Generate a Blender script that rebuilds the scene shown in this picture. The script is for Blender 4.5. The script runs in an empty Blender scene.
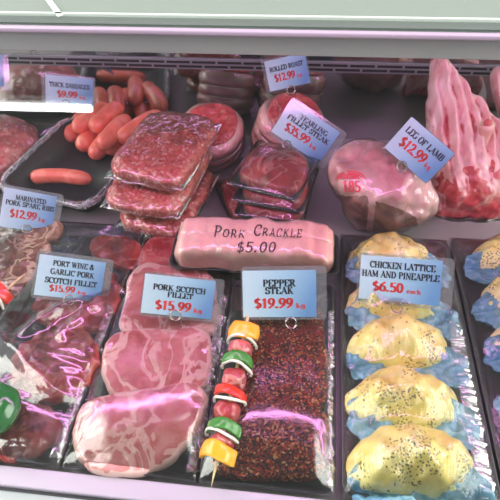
import bpy, bmesh, math, random
import numpy as np
from mathutils import Vector, noise
from mathutils.bvhtree import BVHTree
random.seed(7)
S = bpy.context.scene
COL = S.collection
V = lambda *a: np.array(a, float)

# ------------------------------------------------------------------ camera
F = 522.0
CAM = V(0, 0, .8)
yv = V(85, 540, -F); yv /= np.linalg.norm(yv)
xv = V(5150, -306, F); xv -= xv.dot(yv)*yv; xv /= np.linalg.norm(xv)
zv = np.cross(xv, yv)
R = np.array([xv, yv, zv])
def ray(u, v): return R @ V(u-250, 250-v, -F)
def at(u, v, z=0.):
    d = ray(u, v); return CAM + d*((z-.8)/d[2])
def aty(u, v, y):
    d = ray(u, v); return CAM + d*(y/d[1])
def onplane(u, v, p0, n):
    d = ray(u, v); return CAM + d*(np.dot(p0-CAM, n)/np.dot(d, n))
def pr(p):
    q = R.T @ (np.array(p)-CAM); return 250+F*q[0]/-q[2], 250-F*q[1]/-q[2]

# ------------------------------------------------------------------ linking
WORLD_LOC = {}
def link(name, vf, mat, parent=None, smooth=True, attrs=None, kind=None):
    verts, faces = vf[0], vf[1]
    verts = np.asarray(verts, float)
    if parent is None:
        mn, mx = verts.min(0), verts.max(0)
        org = V((mn[0]+mx[0])/2, (mn[1]+mx[1])/2, mn[2]); loc = org
    else:
        org = WORLD_LOC[parent.name]; loc = V(0, 0, 0)
    me = bpy.data.meshes.new(name)
    me.from_pydata([tuple(v) for v in verts-org], [], [tuple(int(i) for i in f) for f in faces])
    me.materials.append(mat)
    if smooth: me.polygons.foreach_set('use_smooth', [True]*len(me.polygons))
    at_ = dict(vf[2]) if len(vf) > 2 and vf[2] else {}
    if attrs: at_.update(attrs)
    for k, arr in at_.items():
        a = me.attributes.new(k, 'FLOAT', 'POINT'); a.data.foreach_set('value', np.asarray(arr, dtype=np.float32))
    me.update()
    o = bpy.data.objects.new(name, me); COL.objects.link(o)
    o.location = loc; o.parent = parent
    WORLD_LOC[o.name] = org
    if kind: o['kind'] = kind
    return o
def tag(o, label, cat, group=None, kind=None):
    o['label'] = label; o['category'] = cat
    if group: o['group'] = group
    if kind: o['kind'] = kind
    return o
def thing(name, label, cat, loc, group=None):
    o = bpy.data.objects.new(name, None); COL.objects.link(o)
    o.empty_display_size = .03
    o.location = tuple(loc); WORLD_LOC[o.name] = V(*loc)
    return tag(o, label, cat, group)

# ------------------------------------------------------------------ shapes
def merge(*vfs):
    vs, fs, at_ = [], [], {}; n = 0
    for vf in vfs:
        vs.append(np.asarray(vf[0], float)); fs += [tuple(i+n for i in f) for f in vf[1]]; n += len(vf[0])
    return np.vstack(vs), fs
def box(x0, x1, y0, y1, z0, z1, bev=0.):
    bm = bmesh.new(); bmesh.ops.create_cube(bm, size=1)
    for v in bm.verts:
        v.co = Vector(((x0+x1)/2+v.co.x*(x1-x0), (y0+y1)/2+v.co.y*(y1-y0), (z0+z1)/2+v.co.z*(z1-z0)))
    if bev: bmesh.ops.bevel(bm, geom=bm.edges[:], offset=bev, segments=3, affect='EDGES', profile=.5)
    bm.verts.index_update()
    r = ([tuple(v.co) for v in bm.verts], [[v.index for v in f.verts] for f in bm.faces]); bm.free(); return r
_ICO = {}
def ico(n):
    if n not in _ICO:
        bm = bmesh.new(); bmesh.ops.create_icosphere(bm, subdivisions=n, radius=1); bm.verts.index_update()
        _ICO[n] = (np.array([tuple(v.co) for v in bm.verts]), [[v.index for v in f.verts] for f in bm.faces]); bm.free()
    return _ICO[n]
def fbm(p, s, o=(0, 0, 0), octv=3):
    q = Vector((p[0]*s+o[0], p[1]*s+o[1], p[2]*s+o[2])); a = 1.; t = 0.
    for _ in range(octv):
        t += a*noise.noise(q); q = q*2.03; a *= .5
    return t
def rotm(rx=0, ry=0, rz=0):
    cx, sx, cy, sy, cz, sz = math.cos(rx), math.sin(rx), math.cos(ry), math.sin(ry), math.cos(rz), math.sin(rz)
    return V([cz, -sz, 0], [sz, cz, 0], [0, 0, 1]).reshape(3, 3) @ V([cy, 0, sy], [0, 1, 0], [-sy, 0, cy]).reshape(3, 3) @ V([1, 0, 0], [0, cx, -sx], [0, sx, cx]).reshape(3, 3)
def blob(c, r, rot=(0, 0, 0), sq=1., sqz=None, amp=.0, sc=12., n=5, floor=None, shape=None, seed=None, paint=None):
    """displaced superellipsoid; sq<1 squarer; shape(unit dir, local point)->local point; floor clamps z"""
    d, f = ico(n); sqz = sq if sqz is None else sqz
    s = seed if seed is not None else random.uniform(0, 50)
    hx = np.sign(d[:, 0])*np.abs(d[:, 0])**1; hxy = np.maximum(np.hypot(d[:, 0], d[:, 1]), 1e-7)
    # superquadric radius in xy then in (xy,z)
    e = 2./sq; ez = 2./sqz
    cx, cy = d[:, 0]/hxy, d[:, 1]/hxy
    rxy = np.maximum(np.abs(cx)**e+np.abs(cy)**e, 1e-3)**(-1/e)
    rz = (hxy**ez+np.abs(d[:, 2])**ez)**(-1/ez)
    p = np.stack([cx*rxy*hxy*rz, cy*rxy*hxy*rz, d[:, 2]*rz], 1)*V(*r)
    if shape is not None: p = np.array([shape(a, b) for a, b in zip(d, p)])
    if amp:
        k = np.array([fbm(q, sc, (s, s, s)) for q in p]); p = p+d*(k*amp)[:, None]
    M = rotm(*rot); p = p @ M.T + V(*c)
    if floor is not None: p[:, 2] = np.maximum(p[:, 2], floor)
    at_ = {'paint': [paint(a, b) for a, b in zip(d, p)]} if paint else None
    return p, f, at_
def catmull(pts, n, closed=True):
    P = [np.array(p, float) for p in pts]; m = len(P); out = []
    L = m if closed else m-1
    for i in range(n):
        t = i/n*L if closed else i/(n-1)*L
        k = min(int(t), L-1); t -= k
        g = (lambda j: P[j % m]) if closed else (lambda j: P[min(max(j, 0), m-1)])
        a, b, c, d = g(k-1), g(k), g(k+1), g(k+2)
        out.append(.5*((2*b)+(c-a)*t+(2*a-5*b+4*c-d)*t*t+(3*b-a-3*c+d)*t**3))
    return np.array(out)
def slab(outline, thick, dome=0., basis=None, N=110, rings=26, amp=.002, sc=30., ridge=None, edge=.0015, back=True):
    """rounded slab from a closed outline in (a,b); basis=(origin,ea,eb,n)"""
    o = catmull(outline, N); c = o.mean(0); sd = random.uniform(0, 90)
    prof = [(0., 0.), (.5, 0.), (.9, 0.), (.97, .06), (1., .25), (1., .6), (.985, .82), (.955, .95)]
    prof += [((1-k/rings)*.93, 1.) for k in range(rings)]
    vs, fs, rim = [], [], []
    org, ea, eb, nn = basis if basis else (V(0, 0, 0), V(1, 0, 0), V(0, 1, 0), V(0, 0, 1))
    def pt(s, h, p):
        q = c+(p-c)*s
        e = fbm((q[0], q[1], 0), sc*1.5, (sd, 0, h*.01), 2)*edge*s
        q = q+(p-c)/(np.linalg.norm(p-c)+1e-6)*e
        z = thick*h
        if h >= .8:
            z += dome*(1-s*s)+amp*fbm((q[0], q[1], 0), sc, (sd, sd, 0))*(1. if h == 1 else .5)
            if ridge: z += ridge(q, s)
        return org+ea*q[0]+eb*q[1]+nn*z
    for j, (s, h) in enumerate(prof):
        if s == 0:
            vs.append(pt(0, h, c)); rim.append(0); continue
        for p in o: vs.append(pt(s, h, p)); rim.append(s)
    def start(j): return 0 if j == 0 else 1+(j-1)*N
    for i in range(N): fs.append((0, 1+(i+1) % N, 1+i))
    for j in range(1, len(prof)-1):
        a, b = start(j), start(j+1)
        for i in range(N): fs.append((a+i, a+(i+1) % N, b+(i+1) % N, b+i))
    a = start(len(prof)-1); vs.append(pt(0, 1., c)); rim.append(0)
    for i in range(N): fs.append((a+i, a+(i+1) % N, len(vs)-1))
    return np.array(vs), fs, {'rim': rim}
def tube(pts, rad, seg=14, cap=True, n=None, closed=False, amp=0.):
    P = catmull(pts, n, closed) if n else np.array([np.array(p, float) for p in pts])
    m = len(P); rr = [rad]*m if not hasattr(rad, '__len__') else np.interp(np.linspace(0, 1, m), np.linspace(0, 1, len(rad)), rad)
    vs, fs = [], []; prev = None
    for i in range(m):
        t = P[(i+1) % m]-P[i-1] if closed else P[min(i+1, m-1)]-P[max(i-1, 0)]
        t = t/(np.linalg.norm(t)+1e-9)
        if prev is None:
            a = np.cross(t, V(0, 0, 1)); a = np.cross(t, V(1, 0, 0)) if np.linalg.norm(a) < .1 else a
        else: a = prev-t*prev.dot(t)
        a /= np.linalg.norm(a); prev = a; b = np.cross(t, a)
        for k in range(seg):
            an = 2*math.pi*k/seg; q = a*math.cos(an)+b*math.sin(an)
            r = rr[i]*(1+(amp*fbm(P[i]+q*rr[i], 40) if amp else 0))
            vs.append(P[i]+q*r)
    for i in range(m if closed else m-1):
        a, b = i*seg, ((i+1) % m)*seg
        for k in range(seg): fs.append((a+k, a+(k+1) % seg, b+(k+1) % seg, b+k))
    if cap and not closed:
        fs.append(tuple(range(seg))[::-1]); fs.append(tuple((m-1)*seg+k for k in range(seg)))
    return np.array(vs), fs
def rrect(hw, hh, r, n=8):
    out = []
    for sx, sy, a0 in ((1, 1, 0), (-1, 1, 90), (-1, -1, 180), (1, -1, 270)):
        for k in range(n):
            a = math.radians(a0+90*k/(n-1)); out.append((sx*(hw-r)+r*math.cos(a), sy*(hh-r)+r*math.sin(a)))
    return out
def tray(cx, cy, hw, hh, h, z0=0., rot=0., rad=.02, wall=.004, rim=.007, slope=.012, tilt=0.):
    levels = [(-slope-rim, 0.), (-rim-.001, h-.004), (-.001, h-.003), (0, h-.001), (0, h), (-.0012, h+.0008), (-rim, h), (-rim-wall*.3, h-.003), (-slope-rim-wall, wall)]
    vs, fs = [], []; N = 32; c, s = math.cos(rot), math.sin(rot)
    for off, z in levels:
        for x, y in rrect(hw+off, hh+off, max(rad+off*.6, .003)):
            vs.append((cx+x*c-y*s, cy+x*s+y*c, z0+z+tilt*y))
    for j in range(len(levels)-1):
        for i in range(N): fs.append((j*N+i, j*N+(i+1) % N, (j+1)*N+(i+1) % N, (j+1)*N+i))
    fs.append(tuple(range(N))[::-1]); fs.append(tuple((len(levels)-1)*N+k for k in range(N)))
    return vs, fs
def film_over(cx, cy, hw, hh, zrim, pieces, rot=0., res=.005, clear=.0016, wr=.0012, iters=60, wsc=(60, 25), skirt=.012, smooth=0, folds=()):
    """stretched film: membrane with the food below as an obstacle"""
    vs, fs = [], []; n = 0
    for p in pieces: vs += [tuple(v) for v in p[0]]; fs += [[i+n for i in f] for f in p[1]]; n = len(vs)
    bvh = BVHTree.FromPolygons(vs, fs)
    nx, ny = int(2*hw/res)+1, int(2*hh/res)+1
    X = np.linspace(-hw, hw, nx); Y = np.linspace(-hh, hh, ny); c, s = math.cos(rot), math.sin(rot)
    ob = np.full((nx, ny), -1.)
    for i, x in enumerate(X):
        for j, y in enumerate(Y):
            h = bvh.ray_cast(Vector((cx+x*c-y*s, cy+x*s+y*c, .5)), Vector((0, 0, -1)))[0]
            if h is not None: ob[i, j] = h.z+clear
    raw = ob-clear
    for _ in range(2 if smooth else 0):
        D = ob.copy(); D[1:-1, 1:-1] = np.max([ob[:-2, 1:-1], ob[2:, 1:-1], ob[1:-1, :-2], ob[1:-1, 2:], ob[1:-1, 1:-1]], 0); ob = D
    H = np.maximum(ob, zrim); e = ob.copy()
    e[0, :] = e[-1, :] = zrim; e[:, 0] = e[:, -1] = zrim
    H[0, :] = H[-1, :] = zrim; H[:, 0] = H[:, -1] = zrim
    for _ in range(iters):
        A = H.copy(); A[1:-1, 1:-1] = (H[:-2, 1:-1]+H[2:, 1:-1]+H[1:-1, :-2]+H[1:-1, 2:])/4
        H = np.maximum(A, e)
    for _ in range(smooth): H[1:-1, 1:-1] = (H[:-2, 1:-1]+H[2:, 1:-1]+H[1:-1, :-2]+H[1:-1, 2:])/4*.7+H[1:-1, 1:-1]*.3
    if smooth: H[1:-1, 1:-1] = np.maximum(H, raw+.0006)[1:-1, 1:-1]
    for (ax, ay, bx, by, fh, fw) in folds:      # long creases standing up in the film
        A_, B_ = V(ax, ay), V(bx, by); L_ = np.linalg.norm(B_-A_); D_ = (B_-A_)/L_
        for i in range(1, nx-1):
            for j in range(1, ny-1):
                q = V(X[i], Y[j])-A_; t_ = q.dot(D_)/L_; p_ = (q[0]*D_[1]-q[1]*D_[0])+.012*noise.noise(Vector((t_*4, ax*50, 0)))
                if -.1 < t_ < 1.1: H[i, j] += fh*math.exp(-abs(p_/fw)**1.6)*max(0., 1-abs(2*t_-1)**4)
    sd = random.uniform(0, 50); V_, F_ = [], []
    for i, x in enumerate(X):
        for j, y in enumerate(Y):
            w = 0 if i in (0, nx-1) or j in (0, ny-1) else abs(noise.noise(Vector((x*wsc[0]+sd, y*wsc[1], sd)))) + .6*abs(noise.noise(Vector((x*wsc[1]*2+y*60, y*30+sd, 3))))
            V_.append((cx+x*c-y*s, cy+x*s+y*c, H[i, j]+w*wr))
    for i in range(nx-1):
        for j in range(ny-1): F_.append((i*ny+j, (i+1)*ny+j, (i+1)*ny+j+1, i*ny+j+1))
    if skirt:     # film pulled down over the tray's edge
        loop = [(i, 0) for i in range(nx)]+[(nx-1, j) for j in range(1, ny)]+[(i, ny-1) for i in range(nx-2, -1, -1)]+[(0, j) for j in range(ny-2, 0, -1)]
        base = len(V_)
        for (i, j) in loop:
            x, y = X[i]*1.0, Y[j]*1.0
            k = 1+.003/max(hw, hh); x *= k; y *= k
            V_.append((cx+x*c-y*s, cy+x*s+y*c, zrim-skirt))
        m = len(loop)
        for q in range(m):
            a = loop[q]; b = loop[(q+1) % m]
            F_.append((a[0]*ny+a[1], base+q, base+(q+1) % m, b[0]*ny+b[1]))
    return np.array(V_), F_
def inflate(vf, d, wr=.0015, sc=45.):
    """a film skin around a shape"""
    v = np.asarray(vf[0]); f = vf[1]; nrm = np.zeros_like(v)
    for q in f:
        a = np.cross(v[q[1]]-v[q[0]], v[q[2]]-v[q[0]])
        for i in q: nrm[i] += a
    nrm /= (np.linalg.norm(nrm, axis=1)[:, None]+1e-12)
    sd = random.uniform(0, 50)
    w = np.array([abs(noise.noise(Vector((p[0]*sc+sd, p[1]*sc*.5, p[2]*sc))))+.5*abs(noise.noise(Vector((p[0]*sc*2+p[1]*sc*2, sd, p[2]*sc*2)))) for p in v])
    return v+nrm*(d+w*wr)[:, None], f

# ------------------------------------------------------------------ lettering
def arc(cx, cy, rx, ry, a0, a1, n=10): return [(cx+rx*math.cos(math.radians(a0+(a1-a0)*k/n)), cy+ry*math.sin(math.radians(a0+(a1-a0)*k/n))) for k in range(n+1)]
st = lambda x, y0=0, y1=1: [(x, y0), (x, y1)]
G = {  # width, strokes, serif spots
 'A': (.78, [([(.08, 0), (.4, 1)], .45), [(.36, 1), (.7, 0)], [(.2, .33), (.56, .33)]], [(.08, 0), (.7, 0)]),
 'B': (.68, [st(.16), [(.05, 1), (.3, 1)]+arc(.32, .76, .22, .24, 90, -90)+[(.16, .52)], [(.05, 0), (.3, 0)]+arc(.33, .26, .27, .26, -90, 90)], []),
 'C': (.72, [arc(.4, .5, .33, .5, 45, 315, 18), [(.63, .98), (.63, .72)]], []),
 'D': (.78, [st(.16), [(.05, 1), (.3, 1)]+arc(.32, .5, .36, .5, 90, -90, 14)+[(.05, 0)]], []),
 'E': (.68, [st(.16), [(.05, 1), (.58, 1), (.6, .78)], [(.16, .52), (.44, .52)], [(.05, 0), (.6, 0), (.63, .24)]], []),
 'F': (.64, [st(.16), [(.05, 1), (.56, 1), (.58, .76)], [(.16, .5), (.42, .5)]], [(.16, 0)]),
 'G': (.78, [arc(.4, .5, .33, .5, 45, 330, 18), st(.66, .08, .44)], [(.66, .44)]),
 'H': (.8, [st(.16), st(.64), [(.16, .5), (.64, .5)]], [(.16, 0), (.16, 1), (.64, 0), (.64, 1)]),
 'I': (.38, [st(.19)], [(.19, 0), (.19, 1)]),
 'K': (.78, [st(.16), ([(.2, .42), (.6, 1)], .5), [(.3, .58), (.66, 0)]], [(.16, 0), (.16, 1), (.6, 1), (.66, 0)]),
 'L': (.66, [st(.16), [(.05, 0), (.58, 0), (.62, .26)]], [(.16, 1)]),
 'M': (.96, [(st(.14), .5), [(.14, 1), (.46, .1)], ([(.46, .1), (.78, 1)], .5), st(.8)], [(.12, 0), (.1, 1), (.8, 0), (.82, 1)]),
 'N': (.8, [(st(.14), .5), [(.14, 1), (.66, 0)], (st(.66), .5)], [(.14, 0), (.1, 1), (.66, 1)]),
 'O': (.78, [arc(.39, .5, .32, .5, 0, 360, 24)], []),
 'P': (.66, [st(.16), [(.05, 1), (.3, 1)]+arc(.32, .74, .26, .26, 90, -90)+[(.16, .48)]], [(.16, 0)]),
 'R': (.76, [st(.16), [(.05, 1), (.3, 1)]+arc(.32, .75, .24, .25, 90, -90)+[(.16, .5)], [(.34, .5), (.66, 0)]], [(.16, 0), (.66, 0)]),
 'S': (.6, [arc(.3, .75, .21, .25, 40, 230, 12)+arc(.3, .27, .24, .27, 70, -140, 14), [(.5, .98), (.5, .76)], [(.08, .02), (.08, .26)]], []),
 'T': (.7, [st(.35), [(.05, .76), (.07, 1), (.63, 1), (.65, .76)]], [(.35, 0)]),
 'U': (.78, [[(.16, 1)]+arc(.39, .3, .23, .3, 180, 360)+[(.62, 1)]], [(.16, 1), (.62, 1)]),
 'W': (1.05, [[(.1, 1), (.34, 0)], ([(.34, 0), (.52, .95)], .5), [(.5, 1), (.72, 0)], ([(.72, 0), (.94, 1)], .5)], [(.1, 1), (.5, 1), (.94, 1)]),
 'Y': (.76, [[(.1, 1), (.38, .48)], ([(.66, 1), (.38, .48)], .5), st(.38, 0, .5)], [(.1, 1), (.66, 1), (.38, 0)]),
 '&': (.84, [[(.72, .42), (.5, .05)]+arc(.3, .25, .23, .25, -60, -220, 8)+[(.44, .62)]+arc(.36, .8, .14, .2, -20, 200, 10)+[(.3, .55), (.72, 0)]], []),
 '0': (.56, [arc(.28, .5, .21, .5, 0, 360, 20)], []),
 '1': (.5, [st(.26), ([(.08, .82), (.26, 1)], .6)], [(.26, 0)]),
 '2': (.56, [arc(.27, .72, .2, .28, 160, -30, 10)+[(.08, .04)], [(.06, .05), (.5, .05), (.52, .2)]], []),
 '3': (.54, [arc(.25, .76, .19, .24, 150, -80, 10)+arc(.25, .27, .23, .27, 90, -150, 12)], []),
 '5': (.54, [[(.48, 1), (.14, 1), (.12, .55)]+arc(.26, .31, .22, .31, 110, -140, 14)], []),
 '6': (.56, [arc(.28, .3, .21, .3, 0, 360, 18), [(.08, .3), (.14, .7), (.46, 1)]], []),
 '8': (.56, [arc(.28, .76, .17, .24, 0, 360, 16), arc(.28, .27, .21, .27, 0, 360, 18)], []),
 '9': (.56, [arc(.28, .7, .21, .3, 0, 360, 18), [(.48, .7), (.42, .3), (.1, 0)]], []),
 '$': (.56, [arc(.28, .72, .19, .22, 40, 230, 12)+arc(.28, .28, .22, .24, 70, -140, 14), (st(.28, -.12, 1.1), .45)], []),
 '.': (.28, [([(.12, 0), (.12, .12)], 1.2)], []), ' ': (.34, [], []),
 'k': (.5, [st(.12, 0, .8), ([(.14, .25), (.38, .5)], .5), [(.2, .3), (.42, 0)]], [(.12, 0)]),
 'g': (.46, [arc(.22, .28, .15, .22, 0, 360, 14), [(.38, .5), (.38, -.1)]+arc(.22, -.1, .16, .14, 0, -150, 8)], []),
 'e': (.44, [[(.06, .28), (.36, .28)]+arc(.22, .25, .16, .25, 10, 300, 14)], []),
 'a': (.46, [arc(.2, .36, .14, .14, 150, 0, 8)+[(.34, 0)], arc(.2, .13, .14, .13, 30, 330, 12)], []),
 'c': (.4, [arc(.2, .25, .16, .25, 50, 310, 12)], []),
 'h': (.5, [st(.1, 0, .8), arc(.24, .3, .14, .2, 180, 0, 8)+[(.38, 0)]], [(.1, 0), (.38, 0)]),
}
def text_width(t, track=.04): return sum(G[c][0]+track for c in t)-track
def lettering(t, h, width=None, thick=.17, thin=.07, serif=True, track=.04, small=None):
    """2-D quads of a line of text, origin bottom left, cap height h; squeezed to width if given"""
    tw = text_width(t, track); sx = (width/(tw*h)) if width else 1.
    vs, fs, x = [], [], 0.
    for ci, ch in enumerate(t):
        w, strokes, ser = G[ch]; k0 = small if (small and ci and ch.isalpha()) else 1.
        for s_ in strokes:
            pts, mul = s_ if isinstance(s_, tuple) else (s_, 1.)
            for (x0, y0), (x1, y1) in zip(pts[:-1], pts[1:]):
                dx, dy = x1-x0, y1-y0; L = math.hypot(dx, dy)
                if L < 1e-6: continue
                wd = (thin+(thick-thin)*abs(dy/L)**1.3)*mul/2; wd = max(wd, thin*.45)
                ex, ey = dx/L*thin*.35, dy/L*thin*.35; nx, ny = -dy/L*wd, dx/L*wd
                b = len(vs)
                for px, py in ((x0-ex+nx, y0-ey+ny), (x0-ex-nx, y0-ey-ny), (x1+ex-nx, y1+ey-ny), (x1+ex+nx, y1+ey+ny)):
                    vs.append(((x+px*k0)*h*sx, py*h*k0))
                fs.append((b, b+1, b+2, b+3))
        if serif:
            for px, py in ser:
                b = len(vs); s2 = .15; t2 = .04
                for qx, qy in ((px-s2, py-t2), (px+s2, py-t2), (px+s2, py+t2), (px-s2, py+t2)): vs.append(((x+qx)*h*sx, qy*h))
                fs.append((b, b+1, b+2, b+3))
        x += w*k0+track
    return vs, fs, tw*h*sx

# ------------------------------------------------------------------ materials
def newmat(name):
    m = bpy.data.materials.new(name); m.use_nodes = True
    nt = m.node_tree; nt.nodes.clear(); out = nt.nodes.new('ShaderNodeOutputMaterial')
    return m, nt, out
def N(nt, t, **kw):
    n = nt.nodes.new(t)
    for k, v in kw.items():
        if k in n.inputs: n.inputs[k].default_value = v
        else: setattr(n, k, v)
    return n
def lk(nt, a, b): nt.links.new(a, b)
def ramp(nt, fac, stops, interp='LINEAR'):
    r = nt.nodes.new('ShaderNodeValToRGB'); r.color_ramp.interpolation = interp
    e = r.color_ramp.elements
    while len(e) < len(stops): e.new(.5)
    for x, (p, c) in zip(e, stops): x.position = p; x.color = (*c, 1)
    lk(nt, fac, r.inputs[0]); return r.outputs[0]
def mixc(nt, f, a, b):
    m = nt.nodes.new('ShaderNodeMix'); m.data_type = 'RGBA'
    for s, v in ((m.inputs[0], f), (m.inputs[6], a), (m.inputs[7], b)):
        if hasattr(v, 'is_linked'): lk(nt, v, s)
        elif isinstance(v, (int, float)): s.default_value = v
        else: s.default_value = (*v, 1)
    return m.outputs[2]
def math_(nt, op, a, b=0., c=None):
    m = nt.nodes.new('ShaderNodeMath'); m.operation = op
    for s, v in zip(m.inputs, (a, b, c)):
        if v is None: continue
        if hasattr(v, 'is_linked'): lk(nt, v, s)
        else: s.default_value = v
    return m.outputs[0]
def coords(nt, scale=(1, 1, 1), rot=(0, 0, 0), loc=(0, 0, 0)):
    g = N(nt, 'ShaderNodeNewGeometry')     # position on the surface, in metres
    mp = nt.nodes.new('ShaderNodeMapping'); mp.inputs['Scale'].default_value = scale; mp.inputs['Rotation'].default_value = rot; mp.inputs['Location'].default_value = loc
    lk(nt, g.outputs['Position'], mp.inputs[0]); return mp.outputs[0]
def nz(nt, co, scale, detail=4., dist=0., rough=.55):
    n = nt.nodes.new('ShaderNodeTexNoise'); n.inputs['Scale'].default_value = scale; n.inputs['Detail'].default_value = detail
    n.inputs['Distortion'].default_value = dist; n.inputs['Roughness'].default_value = rough
    lk(nt, co, n.inputs['Vector']); return n.outputs[0]
def vor(nt, co, scale, feature='F1', out=0, rnd=1.):
    n = nt.nodes.new('ShaderNodeTexVoronoi'); n.feature = feature; n.inputs['Scale'].default_value = scale; n.inputs['Randomness'].default_value = rnd
    lk(nt, co, n.inputs['Vector']); return n.outputs[out]
def attr(nt, name):
    a = nt.nodes.new('ShaderNodeAttribute'); a.attribute_name = name; return a.outputs['Fac']
def finish(nt, out, col, rough=.4, bump=None, bs=.3, bd=.002, coat=0., metal=0., sss=0., spec=.5, coatr=.1):
    b = nt.nodes.new('ShaderNodeBsdfPrincipled')
    if hasattr(col, 'is_linked'): lk(nt, col, b.inputs['Base Color'])
    else: b.inputs['Base Color'].default_value = (*col, 1)
    if hasattr(rough, 'is_linked'): lk(nt, rough, b.inputs['Roughness'])
    else: b.inputs['Roughness'].default_value = rough
    b.inputs['Metallic'].default_value = metal; b.inputs['Coat Weight'].default_value = coat; b.inputs['Coat Roughness'].default_value = coatr
    b.inputs['Specular IOR Level'].default_value = spec
    if sss:
        b.inputs['Subsurface Weight'].default_value = sss; b.inputs['Subsurface Radius'].default_value = (.01, .004, .002); b.inputs['Subsurface Scale'].default_value = .6
    if bump is not None:
        n = nt.nodes.new('ShaderNodeBump'); n.inputs['Strength'].default_value = bs; n.inputs['Distance'].default_value = bd
        lk(nt, bump, n.inputs['Height']); lk(nt, n.outputs[0], b.inputs['Normal'])
    lk(nt, b.outputs[0], out.inputs[0]); return b
def plain(name, col, rough=.4, metal=0., coat=0., bumpsc=0., bs=.1, spec=.5):
    m, nt, out = newmat(name); bp = None
    if bumpsc: bp = nz(nt, coords(nt), bumpsc, 3)
    c = mixc(nt, nz(nt, coords(nt), 9., 3), tuple(x*.93 for x in col), tuple(min(1, x*1.06) for x in col))
    finish(nt, out, c, rough, bp, bs, .001, coat, metal, spec=spec); return m
def emis(name, col, st_):
    m, nt, out = newmat(name); e = N(nt, 'ShaderNodeEmission'); e.inputs[0].default_value = (*col, 1); e.inputs[1].default_value = st_
    lk(nt, e.outputs[0], out.inputs[0]); return m
def filmmat(name, rough=.1, gain=1.2, base=.02, tint=(.97, .97, .97), wr=.5, sc=(1., .35, 1.), rz=.5, big=22., milky=0., crease=.5):
    m, nt, out = newmat(name)
    co = coords(nt, sc, (0, 0, rz))
    a = nz(nt, co, big, 3, 1.2); b = vor(nt, co, big*3.2, 'DISTANCE_TO_EDGE'); c = nz(nt, coords(nt, (1, .2, 1), (0, 0, -rz*1.4)), big*5, 2, .6)
    h = math_(nt, 'ADD', math_(nt, 'MULTIPLY', a, 1.6), math_(nt, 'ADD', math_(nt, 'MULTIPLY', math_(nt, 'MINIMUM', b, .12), .9*crease), math_(nt, 'MULTIPLY', c, .35*crease)))
    bp = N(nt, 'ShaderNodeBump', Strength=wr, Distance=.004); lk(nt, h, bp.inputs['Height'])
    t = N(nt, 'ShaderNodeBsdfTransparent'); t.inputs[0].default_value = (*tint, 1)
    g = N(nt, 'ShaderNodeBsdfAnisotropic', Roughness=rough); g.inputs[0].default_value = (1, 1, 1, 1); lk(nt, bp.outputs[0], g.inputs['Normal'])
    fr = N(nt, 'ShaderNodeFresnel', IOR=1.5); lk(nt, bp.outputs[0], fr.inputs['Normal'])
    f = math_(nt, 'ADD', math_(nt, 'MULTIPLY', fr.outputs[0], gain), base); f = math_(nt, 'MINIMUM', f, .85)
    mx = N(nt, 'ShaderNodeMixShader'); lk(nt, f, mx.inputs[0]); lk(nt, t.outputs[0], mx.inputs[1]); lk(nt, g.outputs[0], mx.inputs[2])
    res = mx.outputs[0]
    if milky:
        d = N(nt, 'ShaderNodeBsdfDiffuse'); d.inputs[0].default_value = (.75, .75, .78, 1)
        m2 = N(nt, 'ShaderNodeMixShader')
        lk(nt, math_(nt, 'MULTIPLY', ramp(nt, b, [(0., (1, 1, 1)), (.12, (.2, .2, .2))]), milky), m2.inputs[0]); lk(nt, res, m2.inputs[1]); lk(nt, d.outputs[0], m2.inputs[2]); res = m2.outputs[0]
    lk(nt, res, out.inputs[0]); return m
def glassmat(name, refl, tint, rough=0.0, body=0., bodycol=(.7, .8, .74)):
    m, nt, out = newmat(name)
    t = N(nt, 'ShaderNodeBsdfTransparent'); t.inputs[0].default_value = (*tint, 1)
    g = N(nt, 'ShaderNodeBsdfAnisotropic', Roughness=rough)
    mx = N(nt, 'ShaderNodeMixShader'); mx.inputs[0].default_value = refl
    lk(nt, t.outputs[0], mx.inputs[1]); lk(nt, g.outputs[0], mx.inputs[2]); res = mx.outputs[0]
    if body:
        d = N(nt, 'ShaderNodeBsdfDiffuse'); d.inputs[0].default_value = (*bodycol, 1)
        m2 = N(nt, 'ShaderNodeMixShader'); m2.inputs[0].default_value = body
        lk(nt, res, m2.inputs[1]); lk(nt, d.outputs[0], m2.inputs[2]); res = m2.outputs[0]
    lk(nt, res, out.inputs[0]); return m

def m_pork():
    m, nt, out = newmat('raw_pork'); co = coords(nt)
    base = ramp(nt, nz(nt, co, 14, 5, .8), [(.3, (.44, .08, .085)), (.5, (.61, .18, .18)), (.7, (.74, .36, .34))])
    w1 = nz(nt, coords(nt, (1, .75, 1), (0, 0, .5)), 15, 3, 1.1, .5)
    line = math_(nt, 'ABSOLUTE', math_(nt, 'SUBTRACT', w1, .5))
    wid = math_(nt, 'MULTIPLY', nz(nt, co, 11, 2), .10)
    fat = math_(nt, 'MULTIPLY', math_(nt, 'SUBTRACT', math_(nt, 'SUBTRACT', wid, .004), line), 55.); fat = math_(nt, 'MINIMUM', math_(nt, 'MAXIMUM', fat, 0.), 1.)
    w2 = math_(nt, 'ABSOLUTE', math_(nt, 'SUBTRACT', nz(nt, co, 38, 3, 1.), .5))
    thinl = math_(nt, 'MULTIPLY', math_(nt, 'LESS_THAN', w2, .010), .22)
    rim = math_(nt, 'GREATER_THAN', math_(nt, 'ADD', attr(nt, 'rim'), math_(nt, 'MULTIPLY', math_(nt, 'SUBTRACT', nz(nt, co, 20, 3), .5), .5)), .94)
    f = math_(nt, 'MINIMUM', math_(nt, 'ADD', math_(nt, 'MULTIPLY', fat, .75), math_(nt, 'ADD', thinl, math_(nt, 'MULTIPLY', rim, .8))), .9)
    finish(nt, out, mixc(nt, f, base, (.86, .60, .54)), .38, nz(nt, co, 60, 4), .35, .003, coat=.3, sss=.1); return m
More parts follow.
